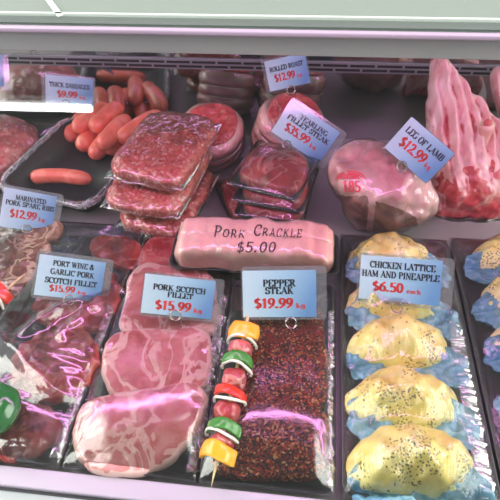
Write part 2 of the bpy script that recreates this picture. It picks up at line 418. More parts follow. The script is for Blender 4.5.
def m_pepper():
    m, nt, out = newmat('cracked_pepper_coating'); co = coords(nt)
    v = nt.nodes.new('ShaderNodeTexVoronoi'); v.inputs['Scale'].default_value = 340; lk(nt, co, v.inputs['Vector'])
    s = nt.nodes.new('ShaderNodeSeparateColor'); lk(nt, v.outputs['Color'], s.inputs[0])
    c = ramp(nt, s.outputs[0], [(0., (.025, .004, .003)), (.28, (.10, .010, .006)), (.5, (.27, .020, .010)), (.74, (.50, .06, .015)), (.85, (.64, .20, .05)), (.95, (.74, .40, .16))], 'CONSTANT')
    big = ramp(nt, nz(nt, co, 17, 3), [(.4, (.26, .012, .012)), (.62, (.38, .03, .025))])
    f = math_(nt, 'LESS_THAN', nz(nt, co, 30, 4, .5), .60)
    col = mixc(nt, math_(nt, 'MULTIPLY', math_(nt, 'ADD', f, .35), .72), big, c)
    finish(nt, out, col, .42, math_(nt, 'SUBTRACT', 1., v.outputs[0]), .8, .004, coat=.25); return m
def m_mince(name='minced_meat', a=(.48, .07, .05), b=(.72, .20, .15), c=(.86, .56, .46), sc=190., thr=.82):
    m, nt, out = newmat(name); co = coords(nt)
    v = nt.nodes.new('ShaderNodeTexVoronoi'); v.inputs['Scale'].default_value = sc; lk(nt, co, v.inputs['Vector'])
    s = nt.nodes.new('ShaderNodeSeparateColor'); lk(nt, v.outputs['Color'], s.inputs[0])
    c1 = ramp(nt, s.outputs[0], [(0., a), (.5, b), (thr, b), (thr+.03, c), (1., c)])
    col = mixc(nt, math_(nt, 'MULTIPLY', nz(nt, co, 25, 3), .7), c1, a)
    finish(nt, out, col, .45, math_(nt, 'ADD', math_(nt, 'MULTIPLY', v.outputs[0], -1.), nz(nt, co, 60, 3)), .4, .003, coat=.3); return m
def m_meat(name, stops, sc=14., dist=1., bsc=50., rough=.35, coat=.4, fibre=None, fat=None, fatcol=(.78, .5, .42), fatw=.02, fatsc=12., sss=.08, bs=.35, second=None, secsc=20.):
    """general flesh; second=(ramp stops) shown where the 'paint' attribute is 1"""
    m, nt, out = newmat(name); co = coords(nt)
    cc = coords(nt, *fibre) if fibre else co
    base = ramp(nt, nz(nt, cc, sc, 5, dist), stops)
    if fat:
        l = math_(nt, 'ABSOLUTE', math_(nt, 'SUBTRACT', nz(nt, cc, fatsc, 3, 1.4), .5))
        base = mixc(nt, math_(nt, 'MULTIPLY', math_(nt, 'LESS_THAN', l, fatw), fat), base, fatcol)
    if second:
        s2 = ramp(nt, nz(nt, co, secsc, 5, 1.2), second)
        p = math_(nt, 'ADD', attr(nt, 'paint'), math_(nt, 'MULTIPLY', math_(nt, 'SUBTRACT', nz(nt, co, 45, 3), .5), .5))
        base = mixc(nt, ramp(nt, p, [(.4, (0, 0, 0)), (.55, (1, 1, 1))]), base, s2)
    finish(nt, out, base, rough, nz(nt, cc, bsc, 4), bs, .003, coat=coat, sss=sss); return m
def m_pastry():
    m, nt, out = newmat('herbed_pastry'); co = coords(nt)
    base = ramp(nt, nz(nt, co, 18, 4, .8), [(.3, (.84, .64, .17)), (.5, (.88, .78, .26)), (.7, (.90, .85, .48))])
    ham = math_(nt, 'GREATER_THAN', nz(nt, co, 16, 3, .5), .66)
    base = mixc(nt, math_(nt, 'MULTIPLY', ham, .45), base, (.85, .50, .35))
    v = vor(nt, co, 210, 'F1'); f = nz(nt, co, 15, 3)
    sp = math_(nt, 'MULTIPLY', math_(nt, 'LESS_THAN', v, .36), math_(nt, 'GREATER_THAN', f, .52))
    v2 = vor(nt, coords(nt, (1, 1, 1), (0, 0, 1)), 70, 'F1'); sp2 = math_(nt, 'LESS_THAN', v2, .13)
    sp = math_(nt, 'MINIMUM', math_(nt, 'ADD', sp, sp2), 1.)
    col = mixc(nt, math_(nt, 'MULTIPLY', sp, .85), base, (.09, .09, .04))
    finish(nt, out, col, .4, nz(nt, co, 40, 4), .3, .003, coat=.3, sss=.1); return m
def m_steel(name, col, rough, metal=1., sc=(4, 4, 300)):
    m, nt, out = newmat(name); co = coords(nt, sc)
    finish(nt, out, mixc(nt, nz(nt, co, 1, 3), tuple(c*.93 for c in col), tuple(min(1, c*1.05) for c in col)), rough, nz(nt, co, 1, 2), .02, .001, metal=metal); return m
def m_card():
    m, nt, out = newmat('printed_blue_card')
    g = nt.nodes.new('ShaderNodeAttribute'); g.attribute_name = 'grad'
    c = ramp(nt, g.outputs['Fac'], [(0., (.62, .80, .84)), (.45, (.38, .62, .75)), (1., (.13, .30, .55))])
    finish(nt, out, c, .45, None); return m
M = dict(
    deck=m_steel('brushed_deck_metal', (.28, .275, .265), .4, .3), wall=m_steel('polished_steel_wall', (.54, .55, .56), .07),
    slot=plain('dark_slot', (.012, .012, .014), .6), rail=plain('grey_rail_metal', (.26, .26, .28), .35, .3),
    canopy=plain('satin_grey_metal', (.52, .50, .52), .35, .25), edge=plain('painted_pink_glow', (.62, .46, .64), .3),  # edge: pink light on the glass edge, painted in as lavender
    lavender=plain('lavender_rail_paint', (.50, .43, .54), .35), greenrail=plain('grey_green_rail', (.34, .42, .39), .25),
    dark=plain('black_seal', (.02, .02, .025), .5), glass=glassmat('front_glass', .045, (.985, .995, .99)),
    topglass=glassmat('pale_green_glass', .12, (.8, .9, .85), .15, .45, (.52, .56, .53)), joint=plain('joint_and_reflection', (.85, .9, .87), .4),  # joint: colour of pane edge and lamp casing, also of the reflection strip
    traym=plain('black_foam_tray', (.022, .023, .027), .42, 0, .1, 120, .15), trayg=plain('charcoal_plastic_tray', (.055, .056, .06), .35, 0, .2, 60, .1),
    film=filmmat('cling_film', .13, 2.7, .0, wr=.2, big=9., crease=.12), film2=filmmat('loose_cling_film', .12, 2.3, .0, wr=.8, big=8., milky=.04, rz=.9, crease=.3),
    filme=filmmat('gathered_edge_film', .16, 2.6, .06, wr=.5, sc=(.2, 1., 1.), rz=.5, big=40., milky=.14, crease=.5),
    filmr=filmmat('folded_edge_film', .18, 1.6, .05, wr=.8, big=30., milky=.45, crease=.6),
    filmv=filmmat('vacuum_film', .12, 1.2, .015, wr=.5, big=20., milky=.05, crease=.4), filmc=filmmat('gathered_film', .14, 1.3, .005, wr=.8, sc=(1., .15, 1.), rz=-.6, big=30., milky=.02, crease=.6),
    pork=m_pork(), pepper=m_pepper(), mince=m_mince(), mince2=m_mince('fine_mince', (.58, .11, .10), (.76, .22, .20), (.88, .5, .44), 120., .85),
    sausage=m_meat('sausage_skin', [(.3, (.76, .13, .09)), (.5, (.83, .18, .12)), (.72, (.88, .30, .20))], 30, .5, 120, .35, .4, bs=.15),
    marin=m_meat('wine_marinated_pork', [(.3, (.10, .008, .010)), (.5, (.26, .018, .020)), (.7, (.42, .07, .05))], 16, 1.4, 40, .3, .6, fat=.5, fatcol=(.45, .14, .1), fatw=.03),
    ribs=m_meat('glazed_spare_ribs', [(.3, (.08, .03, .02)), (.5, (.18, .08, .05)), (.7, (.34, .20, .12))], 14, 1.5, 40, .3, .6, fat=.6, fatcol=(.55, .42, .3), fatw=.03),
    skin=m_meat('pork_rind', [(.3, (.86, .46, .38)), (.5, (.90, .56, .47)), (.7, (.93, .66, .57))], 9, .6, 30, .4, .5, bs=.15, fibre=((1, .4, 1),)),
    fatty=m_meat('pink_fat', [(.3, (.74, .30, .29)), (.5, (.82, .44, .41)), (.7, (.88, .60, .54))], 12, 1., 40, .4, .4, fibre=((.6, .6, 1.8),)),
    beef=m_meat('red_beef_face', [(.3, (.34, .022, .03)), (.5, (.50, .055, .065)), (.72, (.66, .18, .16))], 16, 1.2, 60, .35, .4, fat=.35, fatw=.015),
    steak=m_meat('dark_red_steak', [(.3, (.25, .02, .025)), (.5, (.44, .05, .055)), (.72, (.60, .15, .12))], 12, 1., 40, .3, .5, fat=.35, fatw=.018, fatsc=9),
    lamb=m_meat('lamb_leg_fat', [(.3, (.66, .26, .27)), (.5, (.80, .46, .43)), (.7, (.86, .63, .56))], 11, 1., 30, .4, .4, fibre=((1, .7, 1.2), (0, .5, .4)),
                second=[(.3, (.18, .045, .035)), (.5, (.30, .10, .075)), (.7, (.55, .22, .19))], secsc=12.),
    rack=m_meat('lamb_rack_fat', [(.3, (.68, .26, .27)), (.5, (.82, .46, .45)), (.7, (.90, .70, .66))], 16, 1., 30, .4, .4, fibre=((2.2, 1, .5), (0, .35, 0)),
                second=[(.3, (.34, .02, .03)), (.5, (.55, .06, .07)), (.63, (.66, .2, .18)), (.72, (.82, .5, .42))], secsc=26.),
    bone=m_meat('cut_bone', [(.3, (.72, .30, .26)), (.6, (.86, .58, .46))], 30, .5, 60, .45, .3),
    pastry=m_pastry(), liner=None,
    yellow=plain('orange_yellow_capsicum', (.90, .42, .02), .25, 0, .5), redp=plain('red_capsicum', (.72, .035, .015), .25, 0, .5),
    green=plain('green_capsicum_skin', (.045, .24, .03), .25, 0, .5), onion=plain('white_onion', (.80, .80, .66), .35, 0, .3),
    wgreen=plain('glossy_green_capsicum', (.008, .13, .02), .12, 0, .8), wood=plain('bamboo', (.76, .58, .32), .6),
    card=m_card(), ink=plain('black_ink', (.02, .022, .04), .5), red=plain('red_ink', (.80, .05, .045), .5), stamp=plain('pinkish_red_stamp_ink', (.80, .05, .10), .5),
    marker=plain('black_marker', (.06, .02, .04), .4), wire=m_steel('ring_wire', (.5, .45, .42), .25),
)
def m_liner():
    m, nt, out = newmat('blue_plastic_liner'); co = coords(nt, (1, .5, 1), (0, 0, .5))
    c = ramp(nt, nz(nt, co, 22, 4, 1.), [(.3, (.07, .24, .40)), (.55, (.20, .46, .62)), (.75, (.50, .72, .82))])
    b = finish(nt, out, c, .22, nz(nt, co, 40, 4, 1.5), .7, .004, coat=.5); b.inputs['Alpha'].default_value = .86; return m
M['liner'] = m_liner()
def m_sleeve():
    m, nt, out = newmat('clear_plastic_sleeve')
    t = N(nt, 'ShaderNodeBsdfTransparent'); t.inputs[0].default_value = (.93, .95, .96, 1)
    g = N(nt, 'ShaderNodeBsdfAnisotropic', Roughness=.15); d = N(nt, 'ShaderNodeBsdfDiffuse'); d.inputs[0].default_value = (.7, .7, .72, 1)
    a = N(nt, 'ShaderNodeMixShader'); a.inputs[0].default_value = .10; lk(nt, t.outputs[0], a.inputs[1]); lk(nt, g.outputs[0], a.inputs[2])
    b = N(nt, 'ShaderNodeMixShader'); b.inputs[0].default_value = .10; lk(nt, a.outputs[0], b.inputs[1]); lk(nt, d.outputs[0], b.inputs[2])
    lk(nt, b.outputs[0], out.inputs[0]); return m
M['sleeve'] = m_sleeve(); M['sleevef'] = glassmat('clear_sleeve_front', .03, (.97, .98, .98), .12)

# ================================================================== the case
X0, X1, YB = -1.15, .95, 1.205
link('floor', box(X0, X1, .20, YB+.03, -.03, 0), M['deck'], smooth=False, kind='structure')
wall = link('wall_back', box(X0, X1, YB, YB+.025, 0, .546), M['wall'], smooth=False, kind='structure')
vt = link('vent_rail', box(X0, X1, YB-.004, YB-.0002, .188, .216, .0015), M['rail'], wall)
sl = []
for r_, z in enumerate((.207, .196)):
    x = X0+.02+r_*.03
    while x < X1-.07:
        sl.append(box(x, x+.058, YB-.0052, YB-.003, z-.0028, z+.0028)); x += .064
sv = link('vent_slots', merge(*sl), M['slot'], vt, smooth=False)
# lamp canopy
cn = thing('lamp_canopy', 'long grey metal lamp housing spanning the top of the case', 'light', (0, .66, .489))
link('housing', merge(box(X0, X1, .600, .608, .514, .543, .002), box(X0, X1, .608, .73, .531, .543, .002), box(X0, X1, .722, .73, .501, .531, .001)), M['canopy'], cn, smooth=False)
link('added_dark_panel', box(X0, X1, .609, .7215, .5285, .5305), M['slot'], cn, smooth=False)  # unseen black panel, added so the film mirrors less light
link('painted_glow_strip', box(X0, X1, .591, .5998, .5405, .5465, .002), M['edge'], cn)  # strip standing for pink light caught by the glass edge
TY, TZ = .650, .5135
link('pink_tube', tube([(X0+.1, TY, TZ), (X1-.1, TY, TZ)], .0185, 20), emis('pink_tube_light', (1., .40, .92), 15.), cn)
for sx in (X0+.09, X1-.09): link('lamp_holder', box(sx-.015, sx+.015, TY-.015, TY+.015, TZ-.016, .531, .002), M['rail'], cn)
# glass
def quadbox(p, q, w0, w1, t):   # pane between lines p(y,z) q(y,z)
    d = V(0, q[0]-p[0], q[1]-p[1]); n = V(0, -d[2], d[1]); n /= np.linalg.norm(n); vs = []
    for x in (w0, w1):
        for (y, z) in (p, q):
            for s in (0, t): vs.append(V(x, y, z)+n*s)
    return vs, [(0, 1, 3, 2), (4, 6, 7, 5), (0, 4, 5, 1), (2, 3, 7, 6), (0, 2, 6, 4), (1, 5, 7, 3)]
GP, GQ = (.232, .055), (.588, .539)
link('window_1', quadbox(GP, GQ, X0, X1, .005), M['glass'], smooth=False, kind='structure')
link('window_2', box(X0, X1, .604, YB+.02, .5475, .5555), M['topglass'], smooth=False, kind='structure')
a, b = aty(46, -4, .8), aty(60, 15, .69)
a = at(46, -4, .5572); b = at(60, 15, .5572); dd = (b-a)/np.linalg.norm(b-a); nn = V(-dd[1], dd[0], 0)*.0035
link('modelled_reflection', ([a-nn-V(0, 0, .0016), a+nn-V(0, 0, .0016), b+nn-V(0, 0, .0016), b-nn-V(0, 0, .0016), a-nn, a+nn, b+nn, b-nn], [(0, 1, 2, 3), (4, 7, 6, 5), (0, 4, 5, 1), (1, 5, 6, 2), (2, 6, 7, 3), (3, 7, 4, 0)]), M['joint'], smooth=False, kind='structure')  # diagonal reflection on the top glass, modelled as a pale strip
yj = at(0, 12, .557)[1]
link('trim_4', box(X0, X1, yj-.002, yj+.002, .5556, .5572), M['joint'], smooth=False, kind='structure')
# front rails
link('trim_1', box(X0, X1, .243, .272, -.012, .017, .003), M['lavender'], kind='structure')
link('trim_2', merge(box(X0, X1, .238, .243, -.02, .010)), M['dark'], smooth=False, kind='structure')
link('trim_5', box(X0, X1, .15, .238, -.02, .014, .004), M['greenrail'], kind='structure')

# ================================================================== signs
def sign(label, tl, tr, br, bl, lines, price, zb, tilt=35., sleeve=(.08, .04, .06, .05), unit='kg', ring=.5, lh=.15, ring_at=None, pos=None):
    bm_ = ((bl[0]+br[0])/2, (bl[1]+br[1])/2)
    p0 = at(bm_[0], bm_[1], zb)
    n = CAM-p0; n[2] = 0; n /= np.linalg.norm(n); n = n*math.cos(math.radians(tilt))+V(0, 0, math.sin(math.radians(tilt)))
    q = [onplane(*c, p0, n) for c in (tl, tr, br, bl)]
    c = sum(q)/4; ex = ((q[1]-q[0])+(q[2]-q[3]))/2; w = np.linalg.norm(ex); ex /= w
    ey = np.cross(n, ex); hgt = abs((((q[0]-q[3])+(q[1]-q[2]))/2).dot(ey))
    T = thing('price_sign', label, 'sign', p0+V(0, 0, -.02), 'price signs on wire rings in the meat case')
    mp = lambda x, y, z=0: c+ex*x+ey*y+n*z
    def plate(x0, x1, y0, y1, r, z0, z1):
        o = [((x0+x1)/2+a, (y0+y1)/2+b) for a, b in rrect((x1-x0)/2, (y1-y0)/2, r, 6)]; m_ = len(o)
        vs = [mp(a, b, z0) for a, b in o]+[mp(a, b, z1) for a, b in o]
        return vs, [tuple(range(m_))[::-1], tuple(range(m_, 2*m_))]+[(i, (i+1) % m_, m_+(i+1) % m_, m_+i) for i in range(m_)]
    # printed paper, a grid so that its printed tint can run across it
    k = 8; vs, fs, gr = [], [], []
    for z in (0, .0006):
        for i in range(k+1):
            for j in range(k+1):
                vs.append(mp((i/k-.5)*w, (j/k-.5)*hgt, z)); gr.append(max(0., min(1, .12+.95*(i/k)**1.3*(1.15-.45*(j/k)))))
    b = (k+1)**2
    for i in range(k):
        for j in range(k):
            a = i*(k+1)+j; fs.append((a, a+1, a+k+2, a+k+1)); fs.append((b+a, b+a+k+1, b+a+k+2, b+a+1))
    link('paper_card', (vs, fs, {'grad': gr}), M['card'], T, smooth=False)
    l, r_, t, bb = sleeve
    link('sleeve', plate(-w*(.5+l), w*(.5+r_), -hgt*(.5+bb), hgt*(.5+t), hgt*.09, -.0014, -.0004), M['sleeve'], T, smooth=False)
    link('sleeve_front', plate(-w*(.5+l), w*(.5+r_), -hgt*(.5+bb), hgt*(.5+t), hgt*.09, .0022, .0026), M['sleevef'], T, smooth=False)
    def put(txt, x0, y0, h, width, mat, nm, thick=.24, thin=.10, slant=0.):
        v, f, _ = lettering(txt, h, width, thick, thin)
        link(nm, ([mp(x0+x+slant*y, y0+y, .0011) for x, y in v], f), mat, T, smooth=False)
    for (txt, cx, cy, cap, wd) in lines:        # fractions of the card
        put(txt, (cx-wd/2-.5)*w, (cy-.5)*hgt, cap*hgt, wd*w, M['ink'], 'lettering')
    txt, cx, cy, cap, wd = price
    put(txt, (cx-wd/2-.5)*w, (cy-.5)*hgt, cap*hgt, wd*w, M['red'], 'price', .24, .11)
    put(unit, (cx+wd/2+.045-.5)*w, (cy-.5)*hgt, cap*hgt*.62, (.12 if unit == 'kg' else .17)*w, M['red'], 'unit', .16, .08)
    # wire ring holder with a spike
    rc = ring_at if ring_at else ((bl[0]+br[0])/2, (bl[1]+br[1])/2+1)
    c0 = onplane(*rc, p0+n*.004, n); rr = .0095
    pts = [c0+ex*rr*math.cos(t)+ey*rr*math.sin(t)+n*(.0025*t/math.pi-.004) for t in np.linspace(0, 4*math.pi, 46)]
    pts += [pts[-1]+V(0, .002, -.012), pts[-1]+V(0, .004, -.03)]
    link('ring_holder', tube(pts, .0011, 8), M['wire'], T)
    return T

SG = [
 dict(label='price sign reading THICK SAUSAGES behind the sausage tray', tl=(43, 74), tr=(91, 79), br=(95, 108), bl=(48, 104), lines=[('THICK SAUSAGES', .5, .62, .15, .84)], price=('$9.99', .45, .28, .22, .42), zb=.135, tilt=25, ring_at=(66, 104)),
 dict(label='price sign reading ROLLED ROAST stuck in the roast behind the steaks', tl=(267.5, 61), tr=(308, 51.5), br=(307, 83), bl=(267, 92.5), lines=[('ROLLED ROAST', .5, .62, .15, .82)], price=('$12.99', .42, .27, .24, .5), zb=.20, tilt=22, ring_at=(291, 90)),
 dict(label='tilted price sign reading YEARLING FILLET STEAK', tl=(291, 101), tr=(341, 131), br=(318, 165), bl=(272, 130), lines=[('YEARLING', .56, .70, .13, .56), ('FILLET STEAK', .52, .53, .13, .84)], price=('$35.99', .40, .24, .21, .48), zb=.115, tilt=35, sleeve=(.02, .12, .08, .1), ring_at=(287, 145)),
 dict(label='tilted price sign reading LEG OF LAMB between the lamb joints', tl=(412, 117), tr=(454, 153), br=(427, 184), bl=(384, 147), lines=[('LEG OF LAMB', .5, .64, .16, .84)], price=('$12.99', .42, .29, .25, .56), zb=.165, tilt=30, sleeve=(.01, .02, .02, .02), ring_at=(402, 166)),
 dict(label='price sign reading MARINATED PORK SPARE RIBS', tl=(0, 187), tr=(51.5, 195), br=(56.5, 235), bl=(3, 226), lines=[('MARINATED', .52, .74, .12, .58), ('PORK SPARE RIBS', .52, .585, .12, .92)], price=('$12.99', .42, .28, .2, .5), zb=.035, tilt=35, sleeve=(.03, .13, .08, .04), ring_at=(27, 229)),
 dict(label='price sign reading PORT WINE & GARLIC PORK SCOTCH FILLET', tl=(35, 254.5), tr=(102, 261), br=(104, 303), bl=(38.5, 294), lines=[('PORT WINE &', .52, .77, .13, .62), ('GARLIC PORK', .52, .56, .13, .66), ('SCOTCH FILLET', .52, .34, .13, .78)], price=('$15.99', .40, .14, .15, .38), zb=.045, tilt=38, sleeve=(.04, .12, .1, .08), ring_at=(69, 300)),
 dict(label='price sign reading PORK SCOTCH FILLET over the pink pork steaks', tl=(141, 273), tr=(214, 281), br=(213, 319.5), bl=(145, 313), lines=[('PORK SCOTCH', .5, .63, .14, .74), ('FILLET', .52, .47, .13, .36)], price=('$15.99', .44, .14, .22, .5), zb=.05, tilt=40, sleeve=(.02, .13, .06, .08), ring_at=(175.5, 315)),
 dict(label='price sign reading PEPPER STEAK in front of the rind roll', tl=(242, 271), tr=(316, 269.5), br=(316.5, 317), bl=(243.5, 317), lines=[('PEPPER', .5, .66, .14, .44), ('STEAK', .5, .5, .14, .38)], price=('$19.99', .42, .2, .2, .52), zb=.055, tilt=40, sleeve=(.02, .14, .08, .06), ring_at=(291, 323)),
 dict(label='price sign reading CHICKEN LATTICE HAM AND PINEAPPLE', tl=(360, 254.5), tr=(442, 261), br=(440.5, 306), bl=(360, 298.5), lines=[('CHICKEN LATTICE', .52, .74, .14, .80), ('HAM AND PINEAPPLE', .5, .53, .14, .95)], price=('$6.50', .36, .22, .2, .38), zb=.06, tilt=40, sleeve=(.03, .14, .06, .08), unit='each', ring_at=(397, 307)),
 dict(label='blue price sign cut off by the left frame edge, only its right end showing', tl=(-40, 52), tr=(3, 55), br=(4, 87), bl=(-36, 84), lines=[], price=('$', .1, .3, .2, .1), zb=.19, tilt=25, sleeve=(.05, .14, .06, .1), ring_at=(-15, 86)),
]
for s in SG: sign(**s)

# ================================================================== trays of the front row
def meat_tray(label, cx, cy, hw, hh, h=.022, rot=0., group=None, mat='traym', **k):
    T = thing('meat_tray', label, 'tray', (cx, cy, k.get('z0', 0.)+.0005), group)
    link('tray_shell', tray(cx, cy, hw, hh, h, rot=rot, **k), M[mat], T); return T
def px(pts, z): return [tuple(at(u, v, z)[:2]) for u, v in pts]
def steak(name, label, cat, pts, z, th, mat, group, tilt=0., dome=.004, amp=.0025, sc=28., piv=None, **k):
    o = px(pts, z+th); c = np.mean(o, 0)
    s, cs = math.sin(tilt), math.cos(tilt)
    basis = (V(c[0], c[1], z), V(1, 0, 0), V(0, cs, s), V(0, -s, cs))
    vf = slab([(a-c[0], b-c[1]) for a, b in o], th, dome, basis, amp=amp, sc=sc, **k)
    ob = link(name, vf, M[mat]); tag(ob, label, cat, group); return vf

def edge_film(T, x, y0, y1, z, side=1, w=.020):
    n_, m_ = int((y1-y0)/.0022), 8; vs, fs = [], []; sd = random.uniform(0, 50)
    for i in range(n_+1):
        for j in range(m_+1):
            t = j/m_; y = y0+(y1-y0)*i/n_; g_ = noise.noise(Vector((y*170+t*2.2, t*1.2, sd)))+.6*noise.noise(Vector((y*60+t*1.5, t, sd+9)))
            vs.append((x+side*(t*w-w*.6), y+.006*t, z+.0045-.011*t*t+.0042*g_*(.35+t)))
    for i in range(n_):
        for j in range(m_): fs.append((i*(m_+1)+j, (i+1)*(m_+1)+j, (i+1)*(m_+1)+j+1, i*(m_+1)+j+1))
    link('gathered_film', (vs, fs), M['filme'], T)
FG = 'black foam trays in the front row'
# --- C pork scotch fillet
TC = meat_tray('black tray of pale pink pork steaks, left of the kebab', -.2385, .541, .1035, .264, group=FG)
g = 'pork scotch fillet steaks'
ps = [
 steak('pork_steak', 'darker red pork steak at the far end, behind the PORK SCOTCH FILLET sign', 'steak', [(150, 238), (170, 232), (184, 242), (182, 262), (165, 275), (142, 272), (138, 256)], .008, .016, 'beef', g),
 steak('pork_steak', 'pork steak under the PORK SCOTCH FILLET sign', 'steak', [(128, 276), (146, 262), (168, 266), (190, 262), (214, 278), (216, 296), (222, 312), (212, 330), (190, 334), (172, 341), (150, 334), (132, 336), (118, 322), (124, 300)], .008, .018, 'pork', g, .04, edge=.002, amp=.004),
 steak('pork_steak', 'middle pork steak in front of the PORK SCOTCH FILLET sign', 'steak', [(112, 334), (130, 329), (152, 327), (176, 329), (196, 326), (209, 332), (212, 348), (211, 366), (206, 382), (190, 390), (168, 400), (146, 400), (126, 398), (109, 390), (102, 376), (100, 362), (103, 346)], .010, .020, 'pork', g, .05, edge=.002, amp=.0045),
 steak('pork_steak', 'largest pork steak at the front of its tray', 'steak', [(84, 402), (102, 395), (120, 391), (140, 388), (162, 386), (180, 382), (199, 384), (207, 396), (203, 414), (194, 432), (182, 448), (168, 461), (150, 469), (130, 473), (110, 472), (92, 469), (78, 459), (72, 444), (72, 428), (76, 414)], .012, .022, 'pork', g, .05, edge=.002, amp=.0045),
]
link('film_wrap', film_over(-.2385, .541, .102, .262, .0235, ps, wr=.0008, wsc=(14, 8), smooth=40, clear=.004), M['film'], TC)
edge_film(TC, -.139, .285, .62, .0235)
# --- B port wine steaks
TB = meat_tray('black tray of dark red marinated pork, loosely covered in creased film', -.453, .541, .1085, .264, group=FG)
g = 'port wine marinated pork steaks'
pb = [
 steak('marinated_steak', 'dark marinated steak at the far end of the port wine tray', 'steak', [(95, 236), (125, 236), (142, 246), (132, 268), (108, 262), (90, 250)], .008, .018, 'marin', g, amp=.005),
 steak('marinated_steak', 'dark marinated steak under the PORT WINE sign', 'steak', [(52, 270), (84, 262), (112, 270), (122, 292), (108, 322), (76, 330), (42, 322), (32, 300)], .008, .018, 'marin', g, .04, amp=.008, edge=.008),
 steak('marinated_steak', 'dark marinated steak right of the green capsicum', 'steak', [(26, 340), (58, 328), (92, 334), (98, 358), (82, 388), (48, 400), (18, 392), (8, 368)], .010, .020, 'marin', g, .05, amp=.008, edge=.008),
 steak('marinated_steak', 'brown-red marinated steak at the front below the green capsicum', 'steak', [(-10, 412), (24, 402), (52, 408), (62, 428), (44, 448), (14, 458), (-25, 456), (-32, 430)], .010, .020, 'marin', g, .05, amp=.008, edge=.008),
]
link('film_wrap', film_over(-.453, .541, .107, .262, .0235, pb, wr=.004, wsc=(12, 6), clear=.004, smooth=30, folds=((-.10, -.04, .09, -.17, .016, .016), (.06, .05, -.05, -.06, .018, .013), (.085, .05, .03, -.06, .010, .010))), M['film2'], TB)
edge_film(TB, -.349, .285, .62, .0235)
# --- D pepper steak
TD = meat_tray('black tray of pepper crusted steaks beside the kebab', -.033, .474, .1, .197, group=FG)
g = 'pepper crusted steaks'
pd_ = [
 steak('pepper_steak', 'pepper crusted steak furthest back, behind the PEPPER STEAK sign', 'steak', [(250, 305), (285, 298), (318, 304), (325, 330), (316, 346), (262, 346), (243, 332)], .008, .022, 'pepper', g, .03, amp=.004, sc=40),
 steak('pepper_steak', 'pepper crusted steak at the tray middle, just right of the kebab', 'steak', [(246, 340), (280, 334), (322, 338), (328, 370), (324, 402), (290, 412), (250, 412), (236, 388), (236, 360)], .008, .024, 'pepper', g, .04, amp=.004, sc=40),
 steak('pepper_steak', 'front pepper crusted steak under the purple highlight', 'steak', [(226, 412), (262, 402), (300, 404), (326, 412), (327, 445), (320, 472), (270, 476), (228, 474), (210, 458), (214, 432)], .009, .026, 'pepper', g, .05, amp=.004, sc=40),
]
# loose crumbs of the coating are part of the texture; film on top
link('film_wrap', film_over(-.033, .474, .098, .195, .0235, pd_, wr=.0008, wsc=(14, 8), smooth=30, clear=.004), M['film'], TD)
edge_film(TD, .062, .285, .60, .0235, w=.014)
# --- F and G chicken parcels
def parcel(label, cx, cy, w, d, h, z, g, flip=1, seed=None):
    def shp(n, p):
        x = p[0]/w; y = p[1]/d
        pk = 1-.30*abs(x-.12*flip)**1.5-(.25 if x*flip < -.55 else 0)*(abs(x)-.55)/.45
        q = p.copy(); q[2] *= pk*(1+.10*math.sin(x*9+y*2)*(1 if n[2] > 0 else 0))
        q[1] *= 1-.28*max(0, -x*flip)**1.5
        q[2] += .0022*math.sin(x*16+y*9)+.002*math.sin(x*16-y*9) if n[2] > .1 else 0
        if x*flip < -.4: q[1] -= (-.4-x*flip)*.028
        return q
    vf = blob((cx, cy, z), (w, d, h), (.10, 0, random.uniform(-.06, .06)), .85, .95, .006, 22., 5, floor=.010, shape=shp, seed=seed)
    tag(link('chicken_parcel', vf, M['pastry']), label, 'food', g); return vf
def liner(label, cx, cy, w, d, z, g):
    n_, m_ = 60, 22; vs, fs = [], []; sd = random.uniform(0, 99)
    for i in range(n_+1):
        for j in range(m_+1):
            x = (i/n_-.5)*2; y = (j/m_-.5)*2
            wob = 1+.10*noise.noise(Vector((x*3, sd, y)))
            q = fbm((x*1.0, y*.6, 0), 4.5, (sd, 0, 0))
            ww = 1-.16*abs(y)**3+.12*noise.noise(Vector((y*1.7, sd, 2+np.sign(x)))); vs.append((cx+x*w*ww, cy+y*d*wob*(1-.2*abs(x)**4), max(.012, z+.012*q+.012*max(0, y)**2-.006*abs(x)**4)))
    for i in range(n_):
        for j in range(m_): fs.append((i*(m_+1)+j, (i+1)*(m_+1)+j, (i+1)*(m_+1)+j+1, i*(m_+1)+j+1))
    v = np.array(vs); b = len(v); v2 = v+V(0, 0, -.0006)
    tag(link('plastic_liner', (np.vstack([v, v2]), fs+[tuple(b+i for i in f[::-1]) for f in fs]), M['liner']), label, 'plastic sheet', g)
    return v, fs
TF = meat_tray('charcoal tray of chicken lattice parcels under a price sign', .187, .545, .111, .268, group='charcoal trays of chicken parcels', mat='trayg')
TG = meat_tray('charcoal tray of chicken parcels cut off by the right frame edge', .413, .55, .110, .272, group='charcoal trays of chicken parcels', mat='trayg')
words = ['at the front, nearest the glass', 'second from the front', 'third from the front, in the tray middle', 'just in front of its price sign', 'at the far end, partly behind the price sign']
pf = []
for i, (y, w, hgt) in enumerate(((.335, .079, .050), (.437, .074, .048), (.541, .072, .044), (.640, .070, .041), (.752, .070, .040))):
    pf.append(parcel('yellow herb-specked chicken parcel %s' % words[i], .172, y, w+.014, .051, hgt+.006, .020, 'chicken parcels in the signed tray', seed=i*3.1))
    pf.append(liner('crumpled blue plastic under the parcel %s' % words[i], .186, y-.043, .100, .040, .030, 'blue liners in the signed tray'))
link('film_wrap', film_over(.187, .545, .109, .266, .0235, pf, wr=.002, wsc=(30, 80), clear=.003), M['filmc'], TF)
edge_film(TF, .285, .290, .60, .0235, w=.034)
words = ['in the right-hand tray, lowest in the frame', 'second from the frame bottom in the right-hand tray', 'in the middle of the right-hand tray', 'in the right-hand tray, second from the far end', 'in the right-hand tray, furthest back beside the sign']
pg = []
